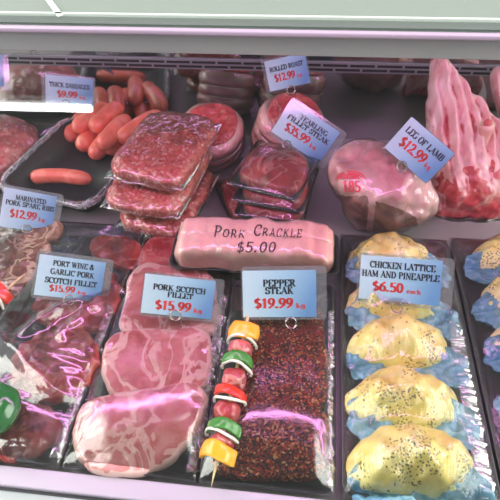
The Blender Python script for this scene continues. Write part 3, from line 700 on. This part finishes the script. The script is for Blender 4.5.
for i, y in enumerate((.375, .475, .575, .672, .775)):
    pg.append(parcel('pale yellow chicken parcel %s' % words[i], .425, y, .088, .052, .042, .020, 'chicken parcels in the right-hand tray', seed=i*2.3+40))
    pg.append(liner('blue plastic under the parcel %s' % words[i], .418, y-.043, .100, .040, .028, 'blue liners in the right-hand tray'))
link('film_wrap', film_over(.413, .55, .108, .270, .0235, pg, wr=.002, wsc=(30, 80), clear=.003), M['filmc'], TG)
# --- A spare ribs
TA = meat_tray('black tray of glazed spare ribs at the left frame edge', -.70, .70, .115, .17, group=FG, rot=.03)
pa = []
rp = [([(-20, 232), (20, 226), (44, 236), (50, 250), (24, 262), (-20, 262)], 'paler glazed spare ribs just under their price sign'), ([(-30, 262), (10, 256), (36, 262), (30, 282), (2, 300), (-40, 296)], 'brown glazed spare ribs above the cut-off skewer'), ([(10, 236), (40, 240), (58, 236), (62, 222), (40, 216), (20, 220)], 'glazed spare ribs at the far end beneath the sign corner')]
for pts, lab in rp:
    pa.append(steak('spare_ribs', lab, 'meat', pts, .008, .022, 'ribs', 'marinated spare ribs', amp=.006))
link('film_wrap', film_over(-.70, .70, .113, .168, .0235, pa, rot=.03, wr=.004, clear=.003), M['film2'], TA)
# --- pork crackle roll
TE = meat_tray('small black tray holding the pork rind roll', -.096, .728, .168, .060, group=FG, rot=.02, z0=.0245)
def shp(n, p):
    q = p.copy(); x = p[0]/.158
    q[2] += .002*math.sin(x*14)+.0012*math.sin(x*37+2); q[1] += .0025*math.sin(x*11+1)
    if n[2] > .2 and p[1] > 0: q[2] += .004
    if abs(x) > .9: q[1] *= .93; q[2] *= .93
    return q
rollvf = blob((-.096, .718, .068), (.153, .049, .037), (.12, 0, .02), .22, .55, .003, 16., 6, floor=.029, shape=shp, seed=3)
RO = thing('pork_rind_roll', 'pale pink roll of pork rind with handwritten PORK CRACKLE $5.00', 'meat', (-.096, .718, .029))
link('rind', rollvf, M['skin'], RO)
filmE = inflate(rollvf, .0012, .002, 30.)
link('vacuum_film', filmE, M['filmv'], RO)
BV = BVHTree.FromPolygons([tuple(v) for v in filmE[0]], filmE[1])
def decal(vf2d, org, ux, uy, bvh, off=.0008, sub=1):
    """lettering laid along the view onto a surface, as ink on it; org,ux,uy in picture units"""
    vs, fs = [], []
    for f in vf2d[1]:
        c = [np.array(vf2d[0][i]) for i in f]; n_ = 3
        b = len(vs)
        for i in range(n_+1):
            for j in range(2):
                p = (c[0] if j == 0 else c[1])*(1-i/n_)+(c[3] if j == 0 else c[2])*(i/n_)
                u = org[0]+p[0]*ux[0]+p[1]*uy[0]; v = org[1]+p[0]*ux[1]+p[1]*uy[1]
                d = Vector(ray(u, v)).normalized(); h, nr, _, _ = bvh.ray_cast(Vector(CAM), d)
                if h is None: h = Vector(at(u, v, .06)); nr = -d
                if nr.dot(d) > 0: nr = -nr
                vs.append(np.array(h+nr*off))
        for i in range(n_): fs.append((b+2*i, b+2*i+1, b+2*i+3, b+2*i+2))
    return vs, fs
def hand(txt, h, w, thick): v, f, _ = lettering(txt, h, w, thick, thick*.85, serif=False, track=.12, small=.72); return v, f
link('handwriting', decal(hand('PORK', 10.5, 39, .13), (213, 236.5), (1, .05), (.2, -1), BV), M['marker'], RO, smooth=False)
link('handwriting', decal(hand('CRACKLE', 10.5, 61, .13), (253, 235.5), (1, .04), (.2, -1), BV), M['marker'], RO, smooth=False)
link('handwriting', decal(hand('$5.00', 9.5, 39, .13), (236, 252), (1, .0), (.2, -1), BV), M['marker'], RO, smooth=False)

# ================================================================== kebabs and capsicum
def kebab(label, p0, p1, items, r=.021):
    p0, p1 = np.array(p0), np.array(p1); L = np.linalg.norm(p1-p0); ax = (p1-p0)/L
    side = np.cross(ax, V(0, 0, 1)); side /= np.linalg.norm(side); up = np.cross(side, ax)
    T = thing('kebab', label, 'kebab', (p0+p1)/2-V(0, 0, .02), 'kebabs laid on the trays')
    n_ = 12; link('skewer', tube([p0+ax*L*i/n_ for i in range(n_+1)], [.0026]*10+[.0021, .0002], 10), M['wood'], T)
    def arcplate(t, ln, rad, th, a0, a1, lean, mat, nm, wav=.0015):
        nA, nL, nR = 26, 6, 2; sd = random.uniform(0, 40); vs, fs = [], []
        def P(i, j, k):
            a = math.radians(a0+(a1-a0)*i/nA); s = (j/nL-.5)*ln*(1-.25*abs(i/nA-.5)); rr = rad+(k-.5)*th*(1-.35*abs(2*j/nL-1)**3)
            rr += wav*noise.noise(Vector((a*1.5, s*60, sd)))*2
            s2 = s+lean*math.cos(a)*rad+.0025*math.sin(a*2+sd)
            return p0+ax*(t*L+s2)+side*rr*math.cos(a)*1.08+up*rr*math.sin(a)
        idx = {}
        for k in (0, 1):
            for i in range(nA+1):
                for j in range(nL+1): idx[i, j, k] = len(vs); vs.append(P(i, j, k))
        for i in range(nA):
            for j in range(nL):
                fs.append((idx[i, j, 1], idx[i+1, j, 1], idx[i+1, j+1, 1], idx[i, j+1, 1])); fs.append((idx[i, j, 0], idx[i, j+1, 0], idx[i+1, j+1, 0], idx[i+1, j, 0]))
            for j in (0, nL): fs.append((idx[i, j, 0], idx[i+1, j, 0], idx[i+1, j, 1], idx[i, j, 1]))
        for i in (0, nA):
            for j in range(nL): fs.append((idx[i, j, 0], idx[i, j+1, 0], idx[i, j+1, 1], idx[i, j, 1]))
        link(nm, (vs, fs), M[mat], T)
    for kind, t, ln in items:
        if kind == 'beef':
            c = p0+ax*t*L; ang = math.atan2(ax[1], ax[0])
            link('beef_cube', blob(c+up*.001, (ln/2, r*.95, r*.86), (0, 0, ang), .75, .8, .004, 45., 4), M['steak'], T)
        elif kind == 'onion': arcplate(t, .0045, r*1.12, .004, -15, 195, random.uniform(-.15, .15), 'onion', 'onion_slice', .001)
        else: arcplate(t, ln, r*1.10, .0055, 5+random.uniform(-12, 5), 172+random.uniform(-5, 12), random.uniform(-.15, .15), {'y': 'yellow', 'g': 'green', 'r': 'redp'}[kind], 'capsicum_piece')
    return T
kz = .066
K0, K1 = at(248, 316, kz), at(211, 488, .04)
Lk = 172.
def kt(v):   # position along the skewer of a picture height
    best = min(((abs(pr(K0+(K1-K0)*t)[1]-v), t) for t in np.linspace(0, 1, 400))); return best[1]
kebab('colourful beef kebab lying full length on the pepper steak tray', K0, K1,
      [('y', kt(335), .030), ('onion', kt(343), 0), ('beef', kt(350), .026), ('g', kt(363), .018), ('onion', kt(369), 0), ('beef', kt(380), .034), ('r', kt(396), .016), ('onion', kt(403), 0),
       ('beef', kt(413), .034), ('g', kt(430), .018), ('onion', kt(437), 0), ('beef', kt(443), .022), ('y', kt(455), .026)], r=.0205)
kebab('kebab cut off by the left frame edge with bare skewer end showing', at(-35, 324, .062), at(29, 271, .055),
      [('g', .12, .02), ('beef', .26, .03), ('onion', .44, 0), ('r', .53, .022)], r=.021)
# whole green capsicum
def cap(n, p):
    a = math.atan2(n[0], n[2]); lob = 1+.13*math.cos(4*a+.2)
    r_ = 1-.10*n[1]
    return V(p[0]*lob*r_, p[1]-(.016*math.exp(-((n[0]**2+n[2]**2)/.10)) if n[1] > 0 else -.008*math.exp(-((n[0]**2+n[2]**2)/.12))), p[2]*lob*r_)
cp = at(-7, 408, .072)
CT = thing('green_capsicum', 'glossy whole green capsicum at the left frame edge', 'vegetable', cp-V(0, 0, .037))
link('flesh', blob(cp, (.039, .044, .037), (.15, 0, -.25), 1., 1., .0015, 30., 5, shape=cap, seed=2), M['wgreen'], CT)
link('stem', tube([cp+V(-.012, .026, .002), cp+V(-.022, .040, .006), cp+V(-.034, .046, .012)], [.005, .0035, .0045], 10, n=8), M['green'], CT)

# ================================================================== back row
# sausage tray
scx, scy, shw, shh, srot = -.560, 1.0, .125, .155, -.22
TS = meat_tray('deep black tray of thick sausages with clear lid film', scx, scy, shw, shh, h=.055, rot=srot, rad=.04, slope=.02, rim=.010, group='deep trays in the back row')
g = 'thick sausages in the deep tray'
def sausage(label, pts, r=.0195):
    n_ = 16; rad = [.25*r, .78*r, .97*r]+[r]*8+[.97*r, .78*r, .25*r]
    P = catmull(pts, 30, False)
    # fuller, rounded ends
    vf = tube(P, rad, 18, amp=.05)
    tag(link('sausage', vf, M['sausage']), label, 'sausage', g); return vf
sg = []
sg.append(sausage('single pink sausage lying alone at the front of the tray', [at(31, 178, .026), at(45, 176, .029), at(66, 176, .029), at(92, 180, .026)], .0185))
ss = [((66, 140), (88, 112), .026, 'sausage at the left side of the pile, on the tray floor'), ((80, 149), (104, 118), .026, 'low sausage second from the left of the pile'),
      ((92, 157), (120, 125), .026, 'sausage end poking lowest out of the pile'), ((106, 152), (150, 118), .028, 'low sausage beside the mince packs'),
      ((124, 150), (166, 120), .030, 'sausage half hidden behind the mince packs'),
      ((74, 130), (112, 104), .062, 'upper sausage at the left top of the pile'), ((92, 130), (122, 104), .066, 'sausage on top of the pile, in front of the sign'),
      ((100, 147), (128, 118), .062, 'long upper sausage in the pile middle'), ((118, 140), (162, 114), .062, 'upper sausage reaching back right to the film fold')]
for (a_, b_, z, lab) in ss:
    p, q = at(*a_, z), at(*b_, z); m = (p+q)/2+V(.004, 0, .006); sg.append(sausage(lab, [p, p*.65+q*.35+V(.002, 0, .003), m, q], .0235))
rimfilm = [tuple(V(scx+a_*math.cos(srot)-b_*math.sin(srot), scy+a_*math.sin(srot)+b_*math.cos(srot), .0)+V(0, 0, .052+.004*noise.noise(Vector((a_*40, b_*40, 0))))) for a_, b_ in rrect(shw+.002, shh+.002, .04, 12)]
link('film_edge', tube(rimfilm, .0085, 10, closed=True, amp=.45), M['filmr'], TS)
# left mince tray
TM = meat_tray('black tray heaped with mince at the left frame edge', -.835, 1.035, .135, .150, h=.04, rad=.03, rot=-.2, group='deep trays in the back row')
mv = blob((-.825, 1.045, .035), (.118, .120, .060), (0, 0, -.2), .8, .9, .006, 40., 6, floor=.008)
tag(link('minced_beef', mv, M['mince2']), 'heap of coarse pink mince in the far left tray', 'meat')
link('film_wrap', film_over(-.835, 1.035, .130, .145, .0415, [mv], rot=-.2, wr=.002), M['filmv'], TM)
# mince packs
g = 'vacuum packs of mince stacked in the back row'
def pack(label, c, r, rot, seed):
    T = thing('mince_pack', label, 'meat pack', V(*c)-V(0, 0, r[2]), g)
    vf = blob(c, r, rot, .42, .75, .006, 20., 6, seed=seed)
    link('mince', vf, M['mince'], T)
    fl = inflate(vf, .001, .0022, 30.)
    link('vacuum_film', fl, M['filmv'], T)
    o = catmull([(r[0]*1.0*a_, r[1]*1.0*b_) for a_, b_ in ((1, .8), (.8, 1), (-.8, 1), (-1, .8), (-1, -.8), (-.8, -1), (.8, -1), (1, -.8))], 80)
    Mx = rotm(*rot); ed = []
    for k, (a_, b_) in enumerate(o):
        j = 1.0+.012*noise.noise(Vector((k*.5, seed, 0))); ed.append(Mx @ V(a_*j, b_*j, -r[2]*.15+.003*noise.noise(Vector((k*.3, seed, 5))))+V(*c))
    inn = [Mx @ V(a_*.86, b_*.86, -r[2]*.15)+V(*c) for a_, b_ in o]; out_ = [Mx @ V(a_*1.0, b_*1.0, -r[2]*.2)+V(*c) for a_, b_ in o]
    n_ = len(ed); vs = inn+ed+out_; fs = []
    for j in (0, 1):
        for i in range(n_): fs.append((j*n_+i, j*n_+(i+1) % n_, (j+1)*n_+(i+1) % n_, (j+1)*n_+i))
    link('sealed_edge', (vs, fs), M['filmv'], T)
pack('lowest mince pack of the stack of three', (-.312, .893, .0285), (.082, .118, .028), (0, 0, -.18), 1)
pack('middle mince pack of the stack of three', (-.328, .903, .0845), (.090, .122, .028), (.01, 0, -.15), 8)
pack('top mince pack of the stack of three', (-.312, .930, .142), (.088, .122, .030), (.02, 0, -.18), 15)
# rolled roasts
def roast(label, c, r, h, tilt, rz):
    T = thing('rolled_roast', label, 'meat joint', V(c[0], c[1], 0), 'rolled roasts at the back of the case')
    Mx = rotm(tilt, 0, rz); C0 = V(*c)
    def sh(n, p):
        q = p.copy(); z = q[2]/h
        gr = 1-.055*(math.exp(-((z-.30)/.09)**2)+math.exp(-((z+.15)/.09)**2)+math.exp(-((z+.6)/.09)**2))
        a = math.atan2(n[1], n[0]); gr *= 1+.03*math.sin(3*a+1)
        q[0] *= gr; q[1] *= gr; return q
    vf = blob(c, (r, r, h), (tilt, 0, rz), 1., .40, .003, 20., 6, shape=sh, floor=.001)
    link('fat_layer', vf, M['fatty'], T)
    o = [(r*.80*math.cos(a)*(1+.05*math.sin(3*a)), r*.78*math.sin(a)*(1+.04*math.sin(2*a+1))) for a in np.linspace(0, 2*math.pi, 24, endpoint=False)]
    link('cut_face', slab(o, .006, .004, (C0+Mx @ V(0, 0, h*.97), Mx @ V(1, 0, 0), Mx @ V(0, 1, 0), Mx @ V(0, 0, 1)), amp=.006, sc=35), M['beef'], T)
    for z in (.30, -.15):
        link('string', tube([C0+Mx @ V(r*.965*math.cos(a), r*.965*math.sin(a), z*h) for a in np.linspace(0, 2*math.pi, 48, endpoint=False)], .0012, 6, closed=True), M['onion'], T)
    link('film_wrap', inflate(vf, .001, .003, 30.), M['filmv'], T)
roast('rolled roast behind the mince packs, without a sign', (-.240, 1.09, .064), .078, .060, .42, .25)
roast('rolled roast with the ROLLED ROAST sign', (-.055, 1.10, .078), .083, .070, .35, .9)
# fillet steak packs
g = 'vacuum-packed fillet steaks on black trays'
def fpack(label, c, hw, hh, rot, z, tilt=0., dz=.008):
    T = thing('fillet_steak_pack', label, 'meat pack', (c[0], c[1], z), g)
    link('tray_shell', tray(c[0], c[1], hw, hh, .016, z0=z, rot=rot, rad=.012, slope=.006, rim=.004), M['traym'], T)
    o = [(hw*.84*a_, hh*.84*b_) for a_, b_ in ((1.08, -.1), (.75, .7), (.1, 1.02), (-.75, .95), (-1.02, .45), (-.95, -.75), (-.2, -1.0), (.9, -.95))]
    cs, sn = math.cos(rot), math.sin(rot)
    vf = slab(o, .022, dz, (V(c[0], c[1], z+.003), V(cs, sn, 0), V(-sn, cs, 0), V(0, 0, 1)), amp=.004, sc=22)
    link('steak', vf, M['steak'], T)
    link('vacuum_film', film_over(c[0], c[1], hw-.001, hh-.001, z+.017, [vf], rot=rot, wr=.002, clear=.0008, iters=25, skirt=.004), M['filmv'], T)
fpack('fillet steak pack jutting out at the left of the pile', (-.135, .925), .062, .085, .42, .001)
fpack('lowest fillet steak pack of the pile beside the lamb leg', (-.068, .905), .078, .080, -.12, .026)
fpack('middle fillet steak pack of the pile', (-.066, .920), .080, .082, -.2, .052)
fpack('top fillet steak pack of the pile, under its tilted sign', (-.070, .940), .082, .088, -.3, .078, dz=.018)
# lamb leg
def leg_shape(n, p):
    q = p.copy(); x = p[0]/.122
    s = 1.05-.30*max(0, -x)-.12*max(0, x)**2
    q[1] *= s; q[2] *= s*(1.+.10*math.sin(x*3+.5)); q[2] += .012*max(0, -x)
    return q
lc = V(.155, .908, .077)
def inpoly(u, v, P):
    c = False; j = len(P)-1
    for i in range(len(P)):
        if (P[i][1] > v) != (P[j][1] > v) and u < (P[j][0]-P[i][0])*(v-P[i][1])/(P[j][1]-P[i][1])+P[i][0]: c = not c
        j = i
    return c
LEAN = [[(376, 201), (398, 208), (416, 217), (419, 230), (414, 241), (392, 243), (372, 238), (374, 218)], [(330, 194), (345, 196), (368, 196), (368, 212), (366, 230), (352, 234), (338, 225), (328, 208)]]
def leg_paint(n, p):
    u, v = pr(p)
    if n[1] > .55: return 0.
    return 1. if any(inpoly(u, v, P) for P in LEAN) else 0.
LT = thing('lamb_joint', 'pale lamb leg joint stamped 185 in red, beside the steak packs', 'meat joint', (lc[0], lc[1], 0))
legvf = blob(lc, (.122, .090, .078), (0, .18, -.42), .85, .85, .015, 13., 6, floor=.001, shape=leg_shape, seed=11, paint=leg_paint)
link('joint_meat', legvf, M['lamb'], LT)
lf = inflate(legvf, .0015, .003, 28.)
link('film_wrap', lf, M['filmv'], LT)
BL = BVHTree.FromPolygons([tuple(v) for v in lf[0]], lf[1])
v2, f2, _ = lettering('185', 10, 18, .19, .13, serif=False)
link('stamp_number', decal((v2, f2), (342.5, 191), (1, .05), (0, -1), BL), M['stamp'], LT, smooth=False)
dv, df = [], []
for a in (arc(351, 184, 16, 12, 20, 170, 16), arc(351, 184, 14.5, 9.5, 30, 160, 16)):
    for k in range(0, len(a)-1):
        if noise.noise(Vector((k*1.7, a[0][0], 0))) < -.25: continue
        (x0, y0), (x1, y1) = a[k], a[k+1]; b = len(dv); dv += [(x0, y0), (x0, y0+1.4), (x1, y1+1.4), (x1, y1)]; df.append((b, b+1, b+2, b+3))
for k in range(7):
    x = 342+k*3; b = len(dv); dv += [(x, 172+184-360+0), (x, 0), (x, 0), (x, 0)]; dv = dv[:b]
dv = [(x, 2*184-y) for x, y in dv]
link('stamp_ring', decal((dv, df), (0, 0), (1, 0), (0, 1), BL), M['stamp'], LT, smooth=False)
v2, f2, _ = lettering('SISR', 4.2, 19, .26, .2, serif=False)
link('stamp_marks', decal((v2, f2), (341, 179), (1, -.02), (0, -1), BL), M['stamp'], LT, smooth=False)
# lamb rack / shoulder standing at right
rc_ = at(468, 238, 0); rn = V(.10, -.86, .50); rn /= np.linalg.norm(rn); rx_ = V(1, .11, 0); rx_ -= rn*rx_.dot(rn); rx_ /= np.linalg.norm(rx_); ry_ = np.cross(rn, rx_)
rp0 = rc_+V(0, .11, 0)
def rl(u, v): p = onplane(u, v, rp0, rn)-rp0; return (p.dot(rx_), p.dot(ry_))
out_ = [rl(*q) for q in ((434, 58), (443, 57), (452, 68), (463, 80), (468, 92), (480, 98), (488, 112), (500, 122), (512, 150), (516, 190), (506, 224), (486, 237), (452, 236), (432, 226), (422, 205), (428, 182), (424, 160), (428, 130), (430, 95))]
def ridge(q, s):
    t = q[0]*1.0+q[1]*.16
    return .034*math.exp(-((q[1]-.055)/.055)**2)*min(1, (1-s)*3)+(.0085*math.sin(t*250+2.5*noise.noise(Vector((q[1]*8, t*6, 0))))*min(1, max(0, (q[1]-.085)/.05))+.010*noise.noise(Vector((q[0]*22, q[1]*22, 4))))*min(1, (1-s)*6)
rvf = slab(out_, .055, .035, (rp0-rn*.03, rx_, ry_, rn), N=220, rings=70, amp=.010, sc=24, ridge=ridge, edge=.006)
pt_ = []
for p in rvf[0]:
    u, v = pr(p); l = p-rp0; t = l.dot(rx_)+.16*l.dot(ry_); b_ = l.dot(ry_)
    tr = -math.sin(t*250+2.5*noise.noise(Vector((b_*8, t*6, 0))))        # troughs between the ribs show lean meat
    low = (v-172-(500-u)*.12-38*noise.noise(Vector((u*.06, v*.05, 0)))-14*noise.noise(Vector((u*.2, v*.15, 5))))/14
    pt_.append(max(0., min(1., max(low, .18+.26*tr+.25*noise.noise(Vector((t*40, b_*14, 7)))))))
rvf = (np.column_stack([rvf[0][:, 0], rvf[0][:, 1], np.maximum(rvf[0][:, 2], .001)]), rvf[1], {'paint': pt_})
RT = thing('lamb_forequarter', 'tall bony lamb rack propped against the back wall, right of the LEG OF LAMB sign', 'meat joint', (rc_[0], rc_[1]+.1, 0))
link('joint_meat', rvf, M['rack'], RT)
rf = inflate(rvf, .002, .006, 26.)
link('film_wrap', rf, M['film'], RT)
def rp(u, v, o): return onplane(u, v, rp0+rn*o, rn)
link('bone', tube([rp(478, 160, .03), rp(483, 140, .05), rp(488, 124, .075)], [.010, .012, .015], 16, n=10, amp=.15), M['bone'], RT)
link('marrow', blob(rp(488, 123.5, .077), (.009, .009, .004), (.9, 0, 0), n=3, amp=.001), M['beef'], RT)
# second bony joint cut off by the frame at the right
q0 = rp0+V(.16, .06, 0)
def rl2(u, v): p = onplane(u, v, q0, rn)-q0; return (p.dot(rx_), p.dot(ry_))
o2 = [rl2(*q) for q in ((493, 72), (504, 66), (530, 80), (545, 130), (535, 190), (520, 200), (512, 150), (500, 112), (494, 90))]
v3 = slab(o2, .04, .02, (q0-rn*.02, rx_, ry_, rn), amp=.008, sc=22, ridge=lambda q, s: .006*math.sin(q[0]*160)*min(1, (1-s)*6))
v3 = (np.column_stack([v3[0][:, 0], v3[0][:, 1], np.maximum(v3[0][:, 2], .001)]), v3[1], {'paint': [0.]*len(v3[0])})
R2 = thing('lamb_forequarter', 'second pale lamb rack mostly outside the right frame edge', 'meat joint', (q0[0], q0[1], 0))
link('joint_meat', v3, M['rack'], R2)

# ================================================================== light
W = bpy.data.worlds.new('shop'); S.world = W; W.use_nodes = True
nt = W.node_tree; bg = nt.nodes['Background']
tc = nt.nodes.new('ShaderNodeTexCoord'); sp_ = nt.nodes.new('ShaderNodeSeparateXYZ'); nt.links.new(tc.outputs['Generated'], sp_.inputs[0])
wr_ = nt.nodes.new('ShaderNodeValToRGB'); wr_.color_ramp.elements[0].color = (.30, .31, .31, 1); wr_.color_ramp.elements[0].position = .35
wr_.color_ramp.elements[1].color = (.52, .54, .52, 1); wr_.color_ramp.elements[1].position = .9
mr = nt.nodes.new('ShaderNodeMapRange'); mr.inputs[1].default_value = -1; mr.inputs[2].default_value = 1
nt.links.new(sp_.outputs[2], mr.inputs[0]); nt.links.new(mr.outputs[0], wr_.inputs[0])
# both sides made brighter than ahead, added as soft fill light
ax_ = math_(nt, 'ABSOLUTE', sp_.outputs[0]); m3 = nt.nodes.new('ShaderNodeMapRange'); m3.interpolation_type = 'SMOOTHSTEP'
for k_, v_ in zip((1, 2, 3, 4), (.3, .8, .75, 3.6)): m3.inputs[k_].default_value = v_
nt.links.new(ax_, m3.inputs[0]); vm = nt.nodes.new('ShaderNodeVectorMath'); vm.operation = 'SCALE'
nt.links.new(wr_.outputs[0], vm.inputs[0]); nt.links.new(m3.outputs[0], vm.inputs['Scale']); nt.links.new(vm.outputs[0], bg.inputs[0]); bg.inputs[1].default_value = .45
# ceiling batten whose reflection shows in the front glass
gd = V(0, GQ[0]-GP[0], GQ[1]-GP[1]); gn = V(0, -gd[2], gd[1]); gn /= np.linalg.norm(gn); g0 = V(0, GP[0], GP[1])+gn*.005
def refl(u, v, z):
    d = ray(u, v); h = CAM+d*(np.dot(g0-CAM, gn)/np.dot(d, gn)); r_ = d-2*gn*d.dot(gn)
    return h+r_*((z-h[2])/r_[2])
zc = 1.9
b0, b1 = refl(-60, 105, zc), refl(91, 108.5, zc)
bt = thing('ceiling_lamp', 'bright white batten lamp mirrored in the front glass', 'light', (b0+b1)/2)
link('diffuser', tube([b0, b1], .022, 16), emis('batten_white', (1, 1, 1), 18.), bt)
link('casing', tube([b0+V(0, 0, .05), b1+V(0, 0, .05)], .025, 8), M['joint'], bt)
def area(name, loc, size, power, col, tgt):
    L = bpy.data.lights.new(name, 'AREA'); L.shape = 'RECTANGLE'; L.size, L.size_y = size; L.energy = power; L.color = col
    o = bpy.data.objects.new(name, L); COL.objects.link(o); o.location = loc
    o.rotation_euler = (Vector(tgt)-Vector(loc)).to_track_quat('-Z', 'Y').to_euler(); return o
area('side_fill', (-3.0, .35, 2.5), (3.2, 3.2), 170, (1., 1., .93), (0, .65, 0))  # fill lights added out of view, one at each side
area('side_fill', (3.0, .35, 2.5), (3.2, 3.2), 170, (1., 1., .93), (0, .65, 0))

cam = bpy.data.cameras.new('camera'); co = bpy.data.objects.new('camera', cam); COL.objects.link(co)
cam.sensor_width = 36; cam.lens = F/500*36; cam.clip_start = .01
from mathutils import Matrix
co.matrix_world = Matrix.Translation(Vector(CAM)) @ Matrix([[*R[0]], [*R[1]], [*R[2]]]).to_4x4()
S.camera = co
S.view_settings.view_transform = 'Standard'; S.view_settings.look = 'None'; S.view_settings.gamma = 1; S.view_settings.exposure = .2
S.view_settings.use_curve_mapping = False
S.cycles.transparent_max_bounces = 24; S.cycles.max_bounces = 10
